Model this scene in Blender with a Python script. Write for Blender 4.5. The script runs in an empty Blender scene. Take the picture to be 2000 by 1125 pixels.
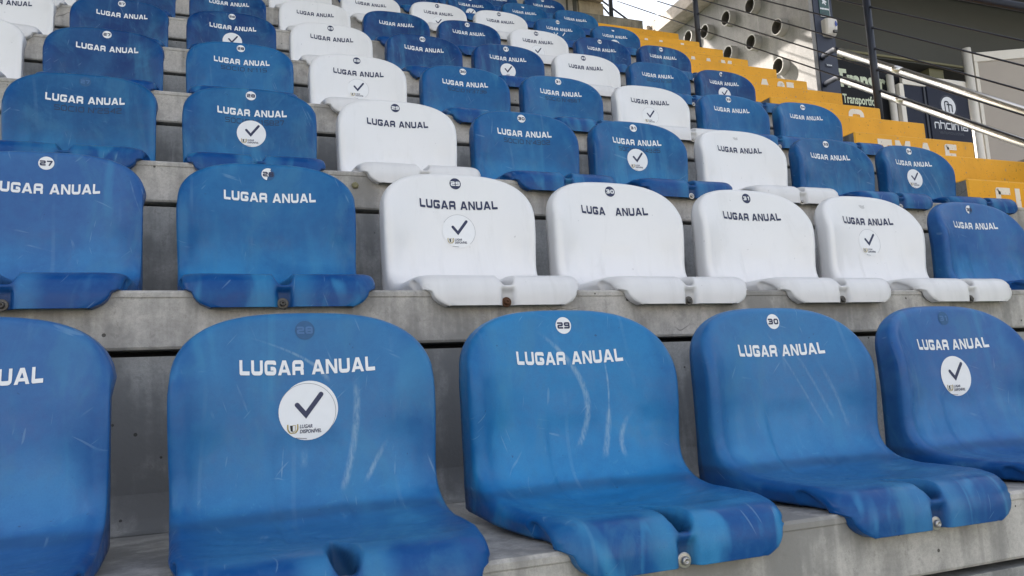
import bpy, math, random
import numpy as np
from mathutils import Vector, Euler

# ------------------------------------------------------------------ camera, light, exposure
SC = bpy.context.scene
COL = SC.collection
R = math.radians
W_PX = 2000.0
PITCH, D, H = 0.5, 0.66707, 0.46535           # seat spacing, tread depth, riser height
YS, ZS = -0.34769, -0.35091                    # nosing of the front row
cam_d = bpy.data.cameras.new('camera')
cam = bpy.data.objects.new('camera', cam_d)
COL.objects.link(cam)
cam.location = (-0.66499, -1.40473, -0.13078)
cam.rotation_euler = Euler((1.70492, 0.05229, -0.37185), 'XYZ')
cam_d.sensor_width = 36.0
cam_d.lens = 1556.70 / W_PX * 36.0
cam_d.clip_start = 0.05
cam_d.clip_end = 2000
SC.camera = cam

SUN_SRC = Vector((-0.13, 0.16, 0.20)).normalized()     # towards the sun: behind the stand, to its left
sun_el = math.asin(SUN_SRC.z)
sun_az = math.atan2(SUN_SRC.x, SUN_SRC.y)
world = bpy.data.worlds.new('World')
SC.world = world
world.use_nodes = True
nt = world.node_tree
nt.nodes.clear()
sky = nt.nodes.new('ShaderNodeTexSky')
sky.sky_type = 'NISHITA'
sky.sun_disc = False
sky.sun_elevation = sun_el
sky.sun_rotation = sun_az
sky.dust_density = 4.0
sky.air_density = 1.0
sky.ozone_density = 1.0
hs = nt.nodes.new('ShaderNodeHueSaturation')
hs.inputs['Saturation'].default_value = 0.42
bgn = nt.nodes.new('ShaderNodeBackground')
bgn.inputs['Strength'].default_value = 0.15
wo = nt.nodes.new('ShaderNodeOutputWorld')
nt.links.new(sky.outputs[0], hs.inputs['Color'])
nt.links.new(hs.outputs[0], bgn.inputs['Color'])
nt.links.new(bgn.outputs[0], wo.inputs['Surface'])
sd = bpy.data.lights.new('sun', 'SUN')
sd.energy = 5.0
sd.angle = R(0.53)
sd.color = (1.0, 0.93, 0.84)
so = bpy.data.objects.new('sun', sd)
COL.objects.link(so)
so.rotation_euler = SUN_SRC.to_track_quat('Z', 'Y').to_euler()
so.location = (0, 0, 30)
SC.view_settings.view_transform = 'Standard'
SC.view_settings.look = 'None'
SC.view_settings.gamma = 1.0
SC.view_settings.use_curve_mapping = False
SC.view_settings.exposure = 1.62

random.seed(7)
rng = np.random.default_rng(7)

# ------------------------------------------------------------------ materials
def new_mat(name):
    m = bpy.data.materials.new(name)
    m.use_nodes = True
    t = m.node_tree
    t.nodes.clear()
    out = t.nodes.new('ShaderNodeOutputMaterial')
    bs = t.nodes.new('ShaderNodeBsdfPrincipled')
    t.links.new(bs.outputs[0], out.inputs['Surface'])
    return m, t, bs

class G:
    """small helper to write shader maths"""
    def __init__(s, t): s.t = t
    def n(s, typ, **kw):
        o = s.t.nodes.new(typ)
        for k, v in kw.items(): setattr(o, k, v)
        return o
    def lk(s, a, b): s.t.links.new(a, b)
    def m(s, op, a, b=None, c=None, clamp=False):
        o = s.t.nodes.new('ShaderNodeMath'); o.operation = op; o.use_clamp = clamp
        for i, v in enumerate((a, b, c)):
            if v is None: continue
            if isinstance(v, (int, float)): o.inputs[i].default_value = v
            else: s.t.links.new(v, o.inputs[i])
        return o.outputs[0]
    def ss(s, v, lo, hi, a=0.0, b=1.0):
        o = s.t.nodes.new('ShaderNodeMapRange'); o.interpolation_type = 'SMOOTHSTEP'
        o.inputs['From Min'].default_value = lo; o.inputs['From Max'].default_value = hi
        o.inputs['To Min'].default_value = a; o.inputs['To Max'].default_value = b
        s.t.links.new(v, o.inputs['Value'])
        return o.outputs[0]
    def mix(s, f, a, b, mode='MIX'):
        o = s.t.nodes.new('ShaderNodeMix'); o.data_type = 'RGBA'; o.blend_type = mode
        if isinstance(f, (int, float)): o.inputs[0].default_value = f
        else: s.t.links.new(f, o.inputs[0])
        for i, v in ((6, a), (7, b)):
            if isinstance(v, tuple): o.inputs[i].default_value = (*v[:3], 1)
            else: s.t.links.new(v, o.inputs[i])
        return o.outputs[2]
    def noise(s, vec, scale, detail=3.0, rough=0.55, dist=0.0):
        o = s.t.nodes.new('ShaderNodeTexNoise')
        o.inputs['Scale'].default_value = scale; o.inputs['Detail'].default_value = detail
        o.inputs['Roughness'].default_value = rough; o.inputs['Distortion'].default_value = dist
        s.t.links.new(vec, o.inputs['Vector'])
        return o.outputs['Fac']
    def mapping(s, vec, scale=(1, 1, 1), loc=None):
        o = s.t.nodes.new('ShaderNodeMapping')
        o.inputs['Scale'].default_value = scale
        s.t.links.new(vec, o.inputs['Vector'])
        if loc is not None:
            if isinstance(loc, tuple): o.inputs['Location'].default_value = loc
            else: s.t.links.new(loc, o.inputs['Location'])
        return o.outputs[0]
    def bump(s, h, strength, dist, bs):
        o = s.t.nodes.new('ShaderNodeBump')
        o.inputs['Strength'].default_value = strength; o.inputs['Distance'].default_value = dist
        s.t.links.new(h, o.inputs['Height']); s.t.links.new(o.outputs[0], bs.inputs['Normal'])

def simple(name, col, rough=0.5, metal=0.0, vary=0.12, scale=20.0, bump=0.0):
    m, t, bs = new_mat(name)
    g = G(t)
    tc = g.n('ShaderNodeTexCoord')
    f = g.noise(tc.outputs['Object'], scale, 4)
    lo = tuple(c * (1 - vary) for c in col); hi = tuple(min(1, c * (1 + vary)) for c in col)
    g.lk(g.mix(f, lo, hi), bs.inputs['Base Color'])
    bs.inputs['Roughness'].default_value = rough
    bs.inputs['Metallic'].default_value = metal
    if bump: g.bump(f, bump, 0.004, bs)
    return m

def seat_material(name, white=False):
    m, t, bs = new_mat(name)
    g = G(t)
    tc = g.n('ShaderNodeTexCoord'); oi = g.n('ShaderNodeObjectInfo')
    P = tc.outputs['Object']
    off = g.n('ShaderNodeCombineXYZ')
    g.lk(g.m('MULTIPLY', oi.outputs['Random'], 37.0), off.inputs[0]); g.lk(g.m('MULTIPLY', oi.outputs['Random'], 91.0), off.inputs[1])
    PV = g.mapping(P, (1, 1, 1), off.outputs[0])
    sp = g.n('ShaderNodeSeparateXYZ'); g.lk(P, sp.inputs[0])
    x, y, z = sp.outputs
    base = oi.outputs['Color']
    n1 = g.noise(PV, 5.0, 4, 0.6, 0.6)
    nfine = g.noise(PV, 60.0, 3, 0.6)
    nvert = g.noise(g.mapping(PV, (1.0, .12, 0.10)), 26.0, 3, 0.55, 0.4)
    nfib = g.noise(g.mapping(PV, (1.0, .25, 0.04)), 95.0, 2, 0.5, 0.2)
    if white:
        gg = g.m('MULTIPLY', g.m('MULTIPLY', g.ss(z, 0.033, 0.022), g.ss(g.m('ABSOLUTE', x), 0.021, 0.012)), g.m('MULTIPLY', g.ss(y, -0.030, -0.016), g.ss(y, 0.16, 0.10)))  # groove mask for the shade painted into the white plastic
        dirt = g.ss(n1, 0.50, 0.85, 0.0, 0.10)
        c = g.mix(dirt, base, (0.52, 0.54, 0.58))
        low = g.m('MULTIPLY', g.ss(y, 0.10, -0.02), g.ss(nvert, 0.40, 0.75, 0.0, 0.16))
        c = g.mix(low, c, (0.42, 0.43, 0.45))
        c = g.mix(g.ss(g.noise(g.mapping(PV, (1, .4, .25)), 16.0, 5, 0.7, 0.8), 0.52, 0.74, 0.0, 0.14), c, (0.45, 0.45, 0.44))
        c = g.mix(g.m('MULTIPLY', g.ss(z, 0.10, 0.045), 0.12), c, (0.42, 0.41, 0.40))
        spk = g.ss(g.noise(PV, 75.0, 2, 0.5), 0.74, 0.78, 0.0, 0.35)
        c = g.mix(spk, c, (0.20, 0.21, 0.24))
        c = g.mix(g.m('MULTIPLY', gg, 0.55), c, (0.22, 0.22, 0.23))
        g.lk(c, bs.inputs['Base Color'])
        bs.inputs['Roughness'].default_value = 0.36
        g.bump(nfine, 0.10, 0.002, bs)
        return m
    # sun-bleached and chalky above, deep unbleached blue on the apron; flanks less bleached and darkened with painted shade
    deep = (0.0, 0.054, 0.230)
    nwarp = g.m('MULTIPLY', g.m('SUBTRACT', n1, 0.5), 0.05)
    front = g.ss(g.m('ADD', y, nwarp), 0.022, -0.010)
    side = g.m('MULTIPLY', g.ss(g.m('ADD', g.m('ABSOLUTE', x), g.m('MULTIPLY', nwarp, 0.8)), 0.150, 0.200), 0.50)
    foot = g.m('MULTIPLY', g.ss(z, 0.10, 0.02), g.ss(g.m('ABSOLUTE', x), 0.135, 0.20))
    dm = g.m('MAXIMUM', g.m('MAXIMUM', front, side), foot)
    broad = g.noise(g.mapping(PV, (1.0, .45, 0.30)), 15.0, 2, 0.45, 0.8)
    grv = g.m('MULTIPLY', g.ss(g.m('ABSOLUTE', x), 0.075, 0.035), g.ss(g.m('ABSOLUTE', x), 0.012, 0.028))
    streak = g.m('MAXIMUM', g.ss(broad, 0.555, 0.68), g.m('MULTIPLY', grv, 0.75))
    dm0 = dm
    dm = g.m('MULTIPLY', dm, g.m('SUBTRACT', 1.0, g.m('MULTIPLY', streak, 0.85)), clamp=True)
    chalk = g.m('MULTIPLY', g.ss(n1, 0.40, 0.70), 0.65)
    lite = g.mix(0.22, base, (0.08, 0.34, 0.62))
    c = g.mix(chalk, base, lite)
    c = g.mix(g.ss(nfib, 0.54, 0.80, 0.0, 0.16), c, lite)
    # wear plus a painted light gradient: brighter at the bend, dull dirt on the pan
    bend = g.m('MULTIPLY', g.ss(z, 0.045, 0.085), g.ss(z, 0.21, 0.12))
    c = g.mix(g.m('MULTIPLY', bend, g.ss(n1, 0.30, 0.70, 0.15, 0.55)), c, g.mix(0.6, base, (0.045, 0.34, 0.66)))
    smear = g.ss(g.noise(g.mapping(PV, (0.7, 1.8, 0.8)), 11.0, 6, 0.68, 1.6), 0.42, 0.66, 0.25, 0.85)
    flat_ = g.ss(z, 0.070, 0.042)
    c = g.mix(g.m('MULTIPLY', flat_, smear), c, g.mix(0.45, base, (0.018, 0.072, 0.18)))
    swirl = g.ss(g.noise(g.mapping(PV, (1.0, 1.0, 1.0)), 22.0, 4, 0.6, 3.0), 0.60, 0.70, 0, 0.35)
    c = g.mix(g.m('MULTIPLY', swirl, g.ss(z, 0.16, 0.05)), c, (0.07, 0.28, 0.50))
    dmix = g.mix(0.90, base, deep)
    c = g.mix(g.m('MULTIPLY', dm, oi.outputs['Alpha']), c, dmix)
    pale = g.mix(0.5, base, (0.055, 0.31, 0.58))
    c = g.mix(g.m('MULTIPLY', g.m('MULTIPLY', streak, front), 0.62), c, pale)
    grain = g.noise(P, 420.0, 2, 0.7)
    mott = g.noise(PV, 34.0, 5, 0.72)
    c = g.mix(g.ss(mott, 0.42, 0.66, 0.0, 0.12), c, pale)
    c = g.mix(g.ss(mott, 0.55, 0.36, 0.0, 0.10), c, dmix)
    c = g.mix(g.ss(grain, 0.35, 0.68, 0.0, 0.10), c, dmix)
    dusty = g.m('MULTIPLY', g.ss(g.noise(g.mapping(PV, (1, .5, .5)), 8.0, 6, 0.7, 1.2), 0.50, 0.68), 0.30)
    c = g.mix(dusty, c, (0.055, 0.21, 0.36))
    crease = g.m('MULTIPLY', g.ss(g.m('ABSOLUTE', g.m('SUBTRACT', z, g.m('ADD', 0.052, g.m('MULTIPLY', nwarp, 0.25)))), 0.012, 0.002), g.ss(y, 0.20, 0.25))
    c = g.mix(g.m('MULTIPLY', crease, 0.40), c, (0.02, 0.055, 0.13))
    # dry streaks and scratches
    sc1 = g.n('ShaderNodeTexWave', wave_type='BANDS', bands_direction='X')
    sc1.inputs['Scale'].default_value = 2.2; sc1.inputs['Distortion'].default_value = 5.0
    sc1.inputs['Detail'].default_value = 2.0; sc1.inputs['Detail Scale'].default_value = 0.9
    g.lk(g.mapping(PV, (1.0, 0.35, 0.35)), sc1.inputs['Vector'])
    scm = g.m('MULTIPLY', g.ss(sc1.outputs['Fac'], 0.990, 0.9995), g.ss(g.noise(PV, 7.0, 2), 0.50, 0.66))
    c = g.mix(g.m('MULTIPLY', scm, 0.08), c, (0.30, 0.47, 0.62))
    hairs = None
    for ang, sc_ in ((0.35, 150.0), (-0.8, 190.0), (1.3, 140.0), (-0.15, 210.0)):      # fine random hairline scratches
        m0 = g.n('ShaderNodeMapping'); m0.inputs['Rotation'].default_value = (0.0, ang, 0.4 * ang); g.lk(PV, m0.inputs['Vector'])
        mp = g.n('ShaderNodeMapping'); mp.inputs['Scale'].default_value = (1.0, 0.06, 0.06); g.lk(m0.outputs[0], mp.inputs['Vector'])
        hh = g.m('MULTIPLY', g.ss(g.noise(mp.outputs[0], sc_, 1, 0.4), 0.735, 0.76), g.ss(g.noise(PV, 13.0 + ang, 2), 0.50, 0.62))
        hairs = hh if hairs is None else g.m('MAXIMUM', hairs, hh)
    c = g.mix(g.m('MULTIPLY', hairs, 0.22), c, (0.28, 0.44, 0.60))
    groove_shade = g.m('MULTIPLY', g.m('MULTIPLY', g.ss(z, 0.033, 0.022), g.ss(g.m('ABSOLUTE', x), 0.021, 0.012)), g.m('MULTIPLY', g.ss(y, -0.030, -0.016), g.ss(y, 0.16, 0.10)))  # shade in the front groove, painted as a dark colour
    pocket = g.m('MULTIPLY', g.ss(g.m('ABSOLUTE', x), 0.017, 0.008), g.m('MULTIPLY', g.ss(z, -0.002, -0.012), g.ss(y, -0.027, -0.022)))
    c = g.mix(g.m('MULTIPLY', g.m('MAXIMUM', groove_shade, pocket), 0.60), c, (0.006, 0.020, 0.060))
    band = g.m('MULTIPLY', g.ss(g.noise(g.mapping(PV, (1.0, .3, .14)), 11.0, 3, 0.5, 1.2), 0.50, 0.70), g.ss(g.noise(PV, 4.0, 2), 0.42, 0.60))
    c = g.mix(g.m('MULTIPLY', band, 0.30), c, (0.065, 0.30, 0.50))
    spk = g.ss(g.noise(PV, 90.0, 2, 0.5), 0.745, 0.78, 0.0, 0.6)
    c = g.mix(spk, c, (0.02, 0.05, 0.13))
    g.lk(c, bs.inputs['Base Color'])
    g.lk(g.ss(mott, 0.35, 0.65, 0.28, 0.50), bs.inputs['Roughness'])
    bs.inputs['Specular IOR Level'].default_value = 0.28
    g.bump(nfine, 0.08, 0.002, bs)
    return m

def scuffed(src, name, arcs, k=1.0):
    """the same plastic with a few long pale rub marks: arcs = (x at z=.2, lean, curve, z low, z high, half width)"""
    m = src.copy(); m.name = name
    t = m.node_tree; g = G(t)
    bs = [n for n in t.nodes if n.type == 'BSDF_PRINCIPLED'][0]
    lnk = bs.inputs['Base Color'].links[0]; c = lnk.from_socket
    tc = g.n('ShaderNodeTexCoord'); sp = g.n('ShaderNodeSeparateXYZ'); g.lk(tc.outputs['Object'], sp.inputs[0])
    x, y, z = sp.outputs
    wob = g.noise(g.mapping(tc.outputs['Object'], (1, .3, .3)), 240.0, 2)
    for (x0, a, b, z0, z1, w) in arcs:
        zz = g.m('SUBTRACT', z, 0.2)
        xc = g.m('ADD', g.m('ADD', g.m('MULTIPLY', zz, a), g.m('MULTIPLY', g.m('MULTIPLY', zz, zz), b)), x0)
        dx = g.m('ABSOLUTE', g.m('SUBTRACT', x, xc))
        w *= 1.25
        f = g.ss(dx, w, w * 0.10)
        zm = (z0 + z1) / 2
        f = g.m('MULTIPLY', f, g.m('MULTIPLY', g.ss(z, z0, z0 + 0.02), g.ss(z, z1, z1 - 0.05)))
        f = g.m('MULTIPLY', f, g.ss(wob, 0.30, 0.62, 0.10 * k, 0.40 * k))
        c = g.mix(f, c, (0.36, 0.50, 0.60))
    g.lk(c, bs.inputs['Base Color'])
    return m

def concrete(name, base=(0.30, 0.29, 0.275), dark=(0.15, 0.145, 0.14), holes=True, top_dirt=True, sc=1.0):
    m, t, bs = new_mat(name)
    g = G(t)
    tc = g.n('ShaderNodeTexCoord'); P = tc.outputs['Object']
    n1 = g.noise(P, 2.3 * sc, 5, 0.6)
    n2 = g.noise(P, 14.0 * sc, 5, 0.65)
    n3 = g.noise(g.mapping(P, (1.0, 1.0, 0.10)), 17.0 * sc, 4, 0.6, 0.3)
    n4 = g.noise(P, 130.0 * sc, 2, 0.6)
    f = g.m('ADD', g.m('MULTIPLY', n1, 0.45), g.m('ADD', g.m('MULTIPLY', n2, 0.25), g.m('MULTIPLY', n3, 0.30)))
    c = g.mix(g.ss(f, 0.43, 0.57), dark, base)
    c = g.mix(g.ss(n4, 0.35, 0.7, 0.0, 0.30), c, tuple(b * 0.5 for b in base))
    n6 = g.noise(P, 420.0 * sc, 2, 0.6)
    c = g.mix(g.ss(n6, 0.45, 0.70, 0.0, 0.28), c, tuple(b * 0.45 for b in base))
    c = g.mix(g.ss(g.noise(P, 46.0 * sc, 6, 0.75, 0.5), 0.57, 0.66, 0.0, 0.45), c, tuple(b * 0.42 for b in base))
    c = g.mix(g.ss(g.noise(g.mapping(P, (1.0, .2, .06)), 40.0 * sc, 3, 0.6), 0.60, 0.72, 0.0, 0.40), c, tuple(b * 0.5 for b in base))
    c = g.mix(g.ss(n3, 0.60, 0.78, 0.0, 0.35), c, tuple(min(1, b * 1.35) for b in base))
    h = g.m('ADD', g.m('MULTIPLY', n4, 0.4), n2)
    if holes:
        v = g.n('ShaderNodeTexVoronoi'); v.inputs['Scale'].default_value = 34.0
        v.inputs['Randomness'].default_value = 1.0; g.lk(P, v.inputs['Vector'])
        rad = g.m('MULTIPLY', g.ss(g.m('FRACT', g.m('MULTIPLY', v.outputs['Color'], 7.31)), 0.62, 1.0), 0.13)
        hole = g.m('LESS_THAN', v.outputs['Distance'], rad)
        c = g.mix(g.m('MULTIPLY', hole, 0.85), c, (0.035, 0.033, 0.03))
        v2 = g.n('ShaderNodeTexVoronoi'); v2.feature = 'DISTANCE_TO_EDGE'; v2.inputs['Scale'].default_value = 1.3
        wv = g.n('ShaderNodeVectorMath'); wv.operation = 'ADD'; g.lk(P, wv.inputs[0])
        nz = g.n('ShaderNodeTexNoise'); nz.inputs['Scale'].default_value = 9.0; g.lk(P, nz.inputs['Vector'])
        sm = g.n('ShaderNodeVectorMath'); sm.operation = 'SCALE'; sm.inputs['Scale'].default_value = 0.14
        g.lk(nz.outputs['Color'], sm.inputs[0]); g.lk(sm.outputs[0], wv.inputs[1]); g.lk(wv.outputs[0], v2.inputs['Vector'])
        crack = g.m('MULTIPLY', g.ss(v2.outputs['Distance'], 0.0035, 0.001), g.ss(n1, 0.55, 0.62))
        c = g.mix(g.m('MULTIPLY', crack, 0.55), c, (0.05, 0.048, 0.045))
        h = g.m('SUBTRACT', h, g.m('MULTIPLY', hole, 1.5))
    g.lk(c, bs.inputs['Base Color'])
    bs.inputs['Roughness'].default_value = 0.88
    g.bump(h, 0.35, 0.004, bs)
    return m

def worn_paint(name, col, under=(0.25, 0.23, 0.2)):
    m, t, bs = new_mat(name)
    g = G(t)
    tc = g.n('ShaderNodeTexCoord'); P = tc.outputs['Object']
    n1 = g.noise(P, 3.0, 5, 0.6); n2 = g.noise(P, 38.0, 4, 0.6); n3 = g.noise(g.mapping(P, (1, 1, 0.15)), 12.0, 4)
    n5 = g.noise(P, 90.0, 3, 0.5)
    c = g.mix(g.ss(n1, 0.3, 0.7), tuple(v * 0.84 for v in col), col)
    c = g.mix(g.ss(n3, 0.5, 0.8, 0, 0.25), c, tuple(v * 0.6 for v in col))
    c = g.mix(g.ss(n2, 0.65, 0.70, 0, 0.65), c, under)
    c = g.mix(g.ss(n5, 0.67, 0.71, 0, 0.7), c, (0.09, 0.075, 0.05))
    g.lk(c, bs.inputs['Base Color'])
    bs.inputs['Roughness'].default_value = 0.65
    g.bump(n2, 0.3, 0.003, bs)
    return m

M = {}
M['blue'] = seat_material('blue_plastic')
M['white'] = seat_material('white_plastic', True)
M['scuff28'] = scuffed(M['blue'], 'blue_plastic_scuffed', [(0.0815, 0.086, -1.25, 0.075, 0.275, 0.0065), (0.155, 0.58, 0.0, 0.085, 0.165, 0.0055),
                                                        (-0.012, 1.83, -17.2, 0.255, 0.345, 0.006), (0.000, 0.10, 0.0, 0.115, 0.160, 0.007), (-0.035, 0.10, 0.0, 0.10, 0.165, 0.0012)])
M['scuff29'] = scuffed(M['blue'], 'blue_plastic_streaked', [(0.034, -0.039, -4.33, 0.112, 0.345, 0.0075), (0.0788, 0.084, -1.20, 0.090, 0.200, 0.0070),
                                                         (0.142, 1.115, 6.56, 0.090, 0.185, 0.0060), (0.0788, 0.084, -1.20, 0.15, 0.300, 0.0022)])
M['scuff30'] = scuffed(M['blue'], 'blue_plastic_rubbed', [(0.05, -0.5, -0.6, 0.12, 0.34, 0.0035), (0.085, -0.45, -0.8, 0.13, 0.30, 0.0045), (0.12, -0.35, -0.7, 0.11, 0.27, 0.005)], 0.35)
M['vinyl'] = simple('white_vinyl', (0.78, 0.79, 0.82), 0.45, 0, 0.04, 60)
M['navy'] = simple('navy_vinyl', (0.014, 0.022, 0.075), 0.45, 0, 0.12, 60)
M['ghost'] = simple('faded_print', (0.003, 0.028, 0.085), 0.5, 0, 0.25, 90)
M['ghost_badge'] = simple('faded_badge', (0.010, 0.085, 0.225), 0.5, 0, 0.2, 90)
M['ghost_white'] = simple('glue_ring', (0.55, 0.55, 0.57), 0.5, 0, 0.1, 90)
M['gold'] = simple('crest_gold', (0.36, 0.27, 0.07), 0.5, 0, 0.2, 200)
M['black'] = simple('black_print', (0.01, 0.01, 0.012), 0.5)
M['hairline'] = simple('sticker_edge', (0.22, 0.24, 0.28), 0.5)
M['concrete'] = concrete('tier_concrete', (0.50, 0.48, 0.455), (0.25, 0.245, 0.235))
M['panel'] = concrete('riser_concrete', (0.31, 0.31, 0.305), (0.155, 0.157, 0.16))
M['ledge'] = concrete('ledge_concrete', (0.34, 0.31, 0.25), (0.17, 0.16, 0.13))
M['rough_wall'] = concrete('wall_render', (0.33, 0.32, 0.315), (0.25, 0.245, 0.245), holes=False, sc=0.7)
M['beam'] = concrete('beam_concrete', (0.42, 0.37, 0.33), (0.28, 0.25, 0.225), holes=False)
M['gap'] = simple('shadow_gap', (0.02, 0.02, 0.02), 0.9)
M['yellow'] = worn_paint('yellow_step_paint', (0.84, 0.41, 0.018))
M['letter_paint'] = worn_paint('white_step_paint', (0.84, 0.80, 0.72), (0.6, 0.35, 0.05))
M['steel'] = simple('zinc_steel', (0.42, 0.41, 0.40), 0.38, 0.9, 0.2, 200)
M['rust'] = simple('rusty_steel', (0.10, 0.045, 0.022), 0.7, 0.4, 0.5, 300)
M['dark_steel'] = simple('tarnished_steel', (0.10, 0.095, 0.09), 0.5, 0.7, 0.3, 200)
M['stainless'] = simple('stainless_tube', (0.70, 0.67, 0.62), 0.33, 1.0, 0.06, 30)
M['rail'] = simple('dark_rail_paint', (0.022, 0.026, 0.040), 0.45, 0.1, 0.2, 60)
M['navy_wall'] = simple('navy_wall_paint', (0.028, 0.036, 0.065), 0.6, 0, 0.12, 8)
M['pvc'] = simple('grey_pvc', (0.31, 0.30, 0.28), 0.5, 0, 0.1, 30)
M['bore_shade'] = simple('bore_shade', (0.085, 0.078, 0.070), 0.9, 0, 0.3, 60)
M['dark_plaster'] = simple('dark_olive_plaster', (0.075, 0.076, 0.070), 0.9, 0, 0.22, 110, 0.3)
M['banner'] = simple('black_banner', (0.005, 0.006, 0.010), 0.85, 0, 0.2, 5)
M['pale_text'] = simple('pale_green_print', (0.60, 0.66, 0.50), 0.6)
M['grey_text'] = simple('light_grey_print', (0.72, 0.74, 0.78), 0.6)
M['dim_text'] = simple('dim_grey_print', (0.08, 0.09, 0.12), 0.6)
M['navy_banner'] = simple('navy_banner', (0.010, 0.015, 0.035), 0.75, 0, 0.15, 5)
M['cream'] = simple('cream_panel', (0.40, 0.355, 0.31), 0.6, 0, 0.05, 6)
M['cream_frame'] = simple('cream_frame_paint', (0.72, 0.68, 0.61), 0.5, 0, 0.05, 20)
M['olive'] = simple('olive_board', (0.20, 0.185, 0.10), 0.7)
M['dispenser'] = simple('dispenser_plastic', (0.62, 0.59, 0.56), 0.35, 0, 0.05, 30)
M['dispenser_blue'] = simple('blue_window', (0.03, 0.06, 0.28), 0.2)
M['poster'] = simple('green_poster', (0.02, 0.075, 0.07), 0.4, 0, 0.2, 60)
M['tan_wall'] = concrete('tan_wall', (0.46, 0.38, 0.27), (0.34, 0.29, 0.21), holes=False)
M['grass'] = simple('pitch_grass', (0.045, 0.060, 0.030), 0.9, 0, 0.3, 4)
M['facade'] = concrete('unseen_blocker_concrete', (0.45, 0.42, 0.38), (0.36, 0.34, 0.31), holes=False, sc=0.4)

# ------------------------------------------------------------------ object helpers
def mesh_from(name, verts, faces, mat, smooth=False):
    me = bpy.data.meshes.new(name)
    me.from_pydata([tuple(map(float, v)) for v in verts], [], faces)
    me.update()
    me.materials.append(mat)
    if smooth: me.shade_smooth()
    return me

def link(name, me, parent=None, loc=None):
    o = bpy.data.objects.new(name, me)
    COL.objects.link(o)
    if parent is not None: o.parent = parent
    if loc is not None: o.location = loc
    return o

def tag(o, label=None, cat=None, group=None, kind=None):
    if label: o['label'] = label
    if cat: o['category'] = cat
    if group: o['group'] = group
    if kind: o['kind'] = kind
    return o

def empty(name, loc=(0, 0, 0), rz=0.0):
    o = bpy.data.objects.new(name, None)
    COL.objects.link(o); o.location = loc; o.rotation_euler = (0, 0, rz); o.empty_display_size = 0.1
    return o

def box_data(x0, x1, y0, y1, z0, z1, b=0.0):
    """box, its edges chamfered by b"""
    if b <= 0:
        v = [(x, y, z) for x in (x0, x1) for y in (y0, y1) for z in (z0, z1)]
        f = [(0, 1, 3, 2), (4, 6, 7, 5), (0, 4, 5, 1), (2, 3, 7, 6), (0, 2, 6, 4), (1, 5, 7, 3)]
        return v, f
    v, idx, f = [], {}, []
    X, Y, Z = (x0, x1), (y0, y1), (z0, z1)
    for i in (0, 1):
        for j in (0, 1):
            for k in (0, 1):
                for a in range(3):
                    p = [X[i], Y[j], Z[k]]
                    for q, s in ((0, i), (1, j), (2, k)):
                        if q != a: p[q] += b if s == 0 else -b
                    idx[(i, j, k, a)] = len(v); v.append(tuple(p))
    I = lambda i, j, k, a: idx[(i, j, k, a)]
    for s in (0, 1):
        f.append((I(s, 0, 0, 0), I(s, 1, 0, 0), I(s, 1, 1, 0), I(s, 0, 1, 0)))
        f.append((I(0, s, 0, 1), I(1, s, 0, 1), I(1, s, 1, 1), I(0, s, 1, 1)))
        f.append((I(0, 0, s, 2), I(1, 0, s, 2), I(1, 1, s, 2), I(0, 1, s, 2)))
    for i in (0, 1):
        for j in (0, 1):
            f.append((I(i, j, 0, 0), I(i, j, 1, 0), I(i, j, 1, 1), I(i, j, 0, 1)))
            f.append((I(i, 0, j, 0), I(i, 1, j, 0), I(i, 1, j, 2), I(i, 0, j, 2)))
            f.append((I(0, i, j, 1), I(1, i, j, 1), I(1, i, j, 2), I(0, i, j, 2)))
            for k in (0, 1):
                f.append((I(i, j, k, 0), I(i, j, k, 1), I(i, j, k, 2)))
    return v, f

def fix_normals(me):
    import bmesh
    bm = bmesh.new(); bm.from_mesh(me)
    bmesh.ops.recalc_face_normals(bm, faces=bm.faces[:])
    bm.to_mesh(me); bm.free(); me.update()
    return me

def box(name, x0, x1, y0, y1, z0, z1, mat, parent=None, b=0.0):
    v, f = box_data(x0, x1, y0, y1, z0, z1, b)
    return link(name, fix_normals(mesh_from(name, v, f, mat)), parent)

def tube_data(pts, r, n=12, cap=True):
    pts = [Vector(p) for p in pts]
    v, f = [], []
    up = Vector((0, 0, 1))
    for i, p in enumerate(pts):
        d = (pts[min(i + 1, len(pts) - 1)] - pts[max(i - 1, 0)]).normalized()
        ref = up if abs(d.z) < 0.95 else Vector((1, 0, 0))
        a = d.cross(ref).normalized(); b = a.cross(d).normalized()
        for k in range(n):
            t = 2 * math.pi * k / n
            v.append(p + a * math.cos(t) * r + b * math.sin(t) * r)
    for i in range(len(pts) - 1):
        for k in range(n):
            f.append((i * n + k, i * n + (k + 1) % n, (i + 1) * n + (k + 1) % n, (i + 1) * n + k))
    if cap:
        f.append(tuple(range(n))[::-1]); f.append(tuple(range((len(pts) - 1) * n, len(pts) * n)))
    return v, f

def tube(name, pts, r, mat, parent=None, n=12):
    v, f = tube_data(pts, r, n)
    me = fix_normals(mesh_from(name, v, f, mat))
    for p in me.polygons: p.use_smooth = len(p.vertices) == 4
    return link(name, me, parent)

def merge(parts):
    V, F = [], []
    for v, f in parts:
        o = len(V); V += list(v); F += [tuple(i + o for i in q) for q in f]
    return V, F

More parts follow.
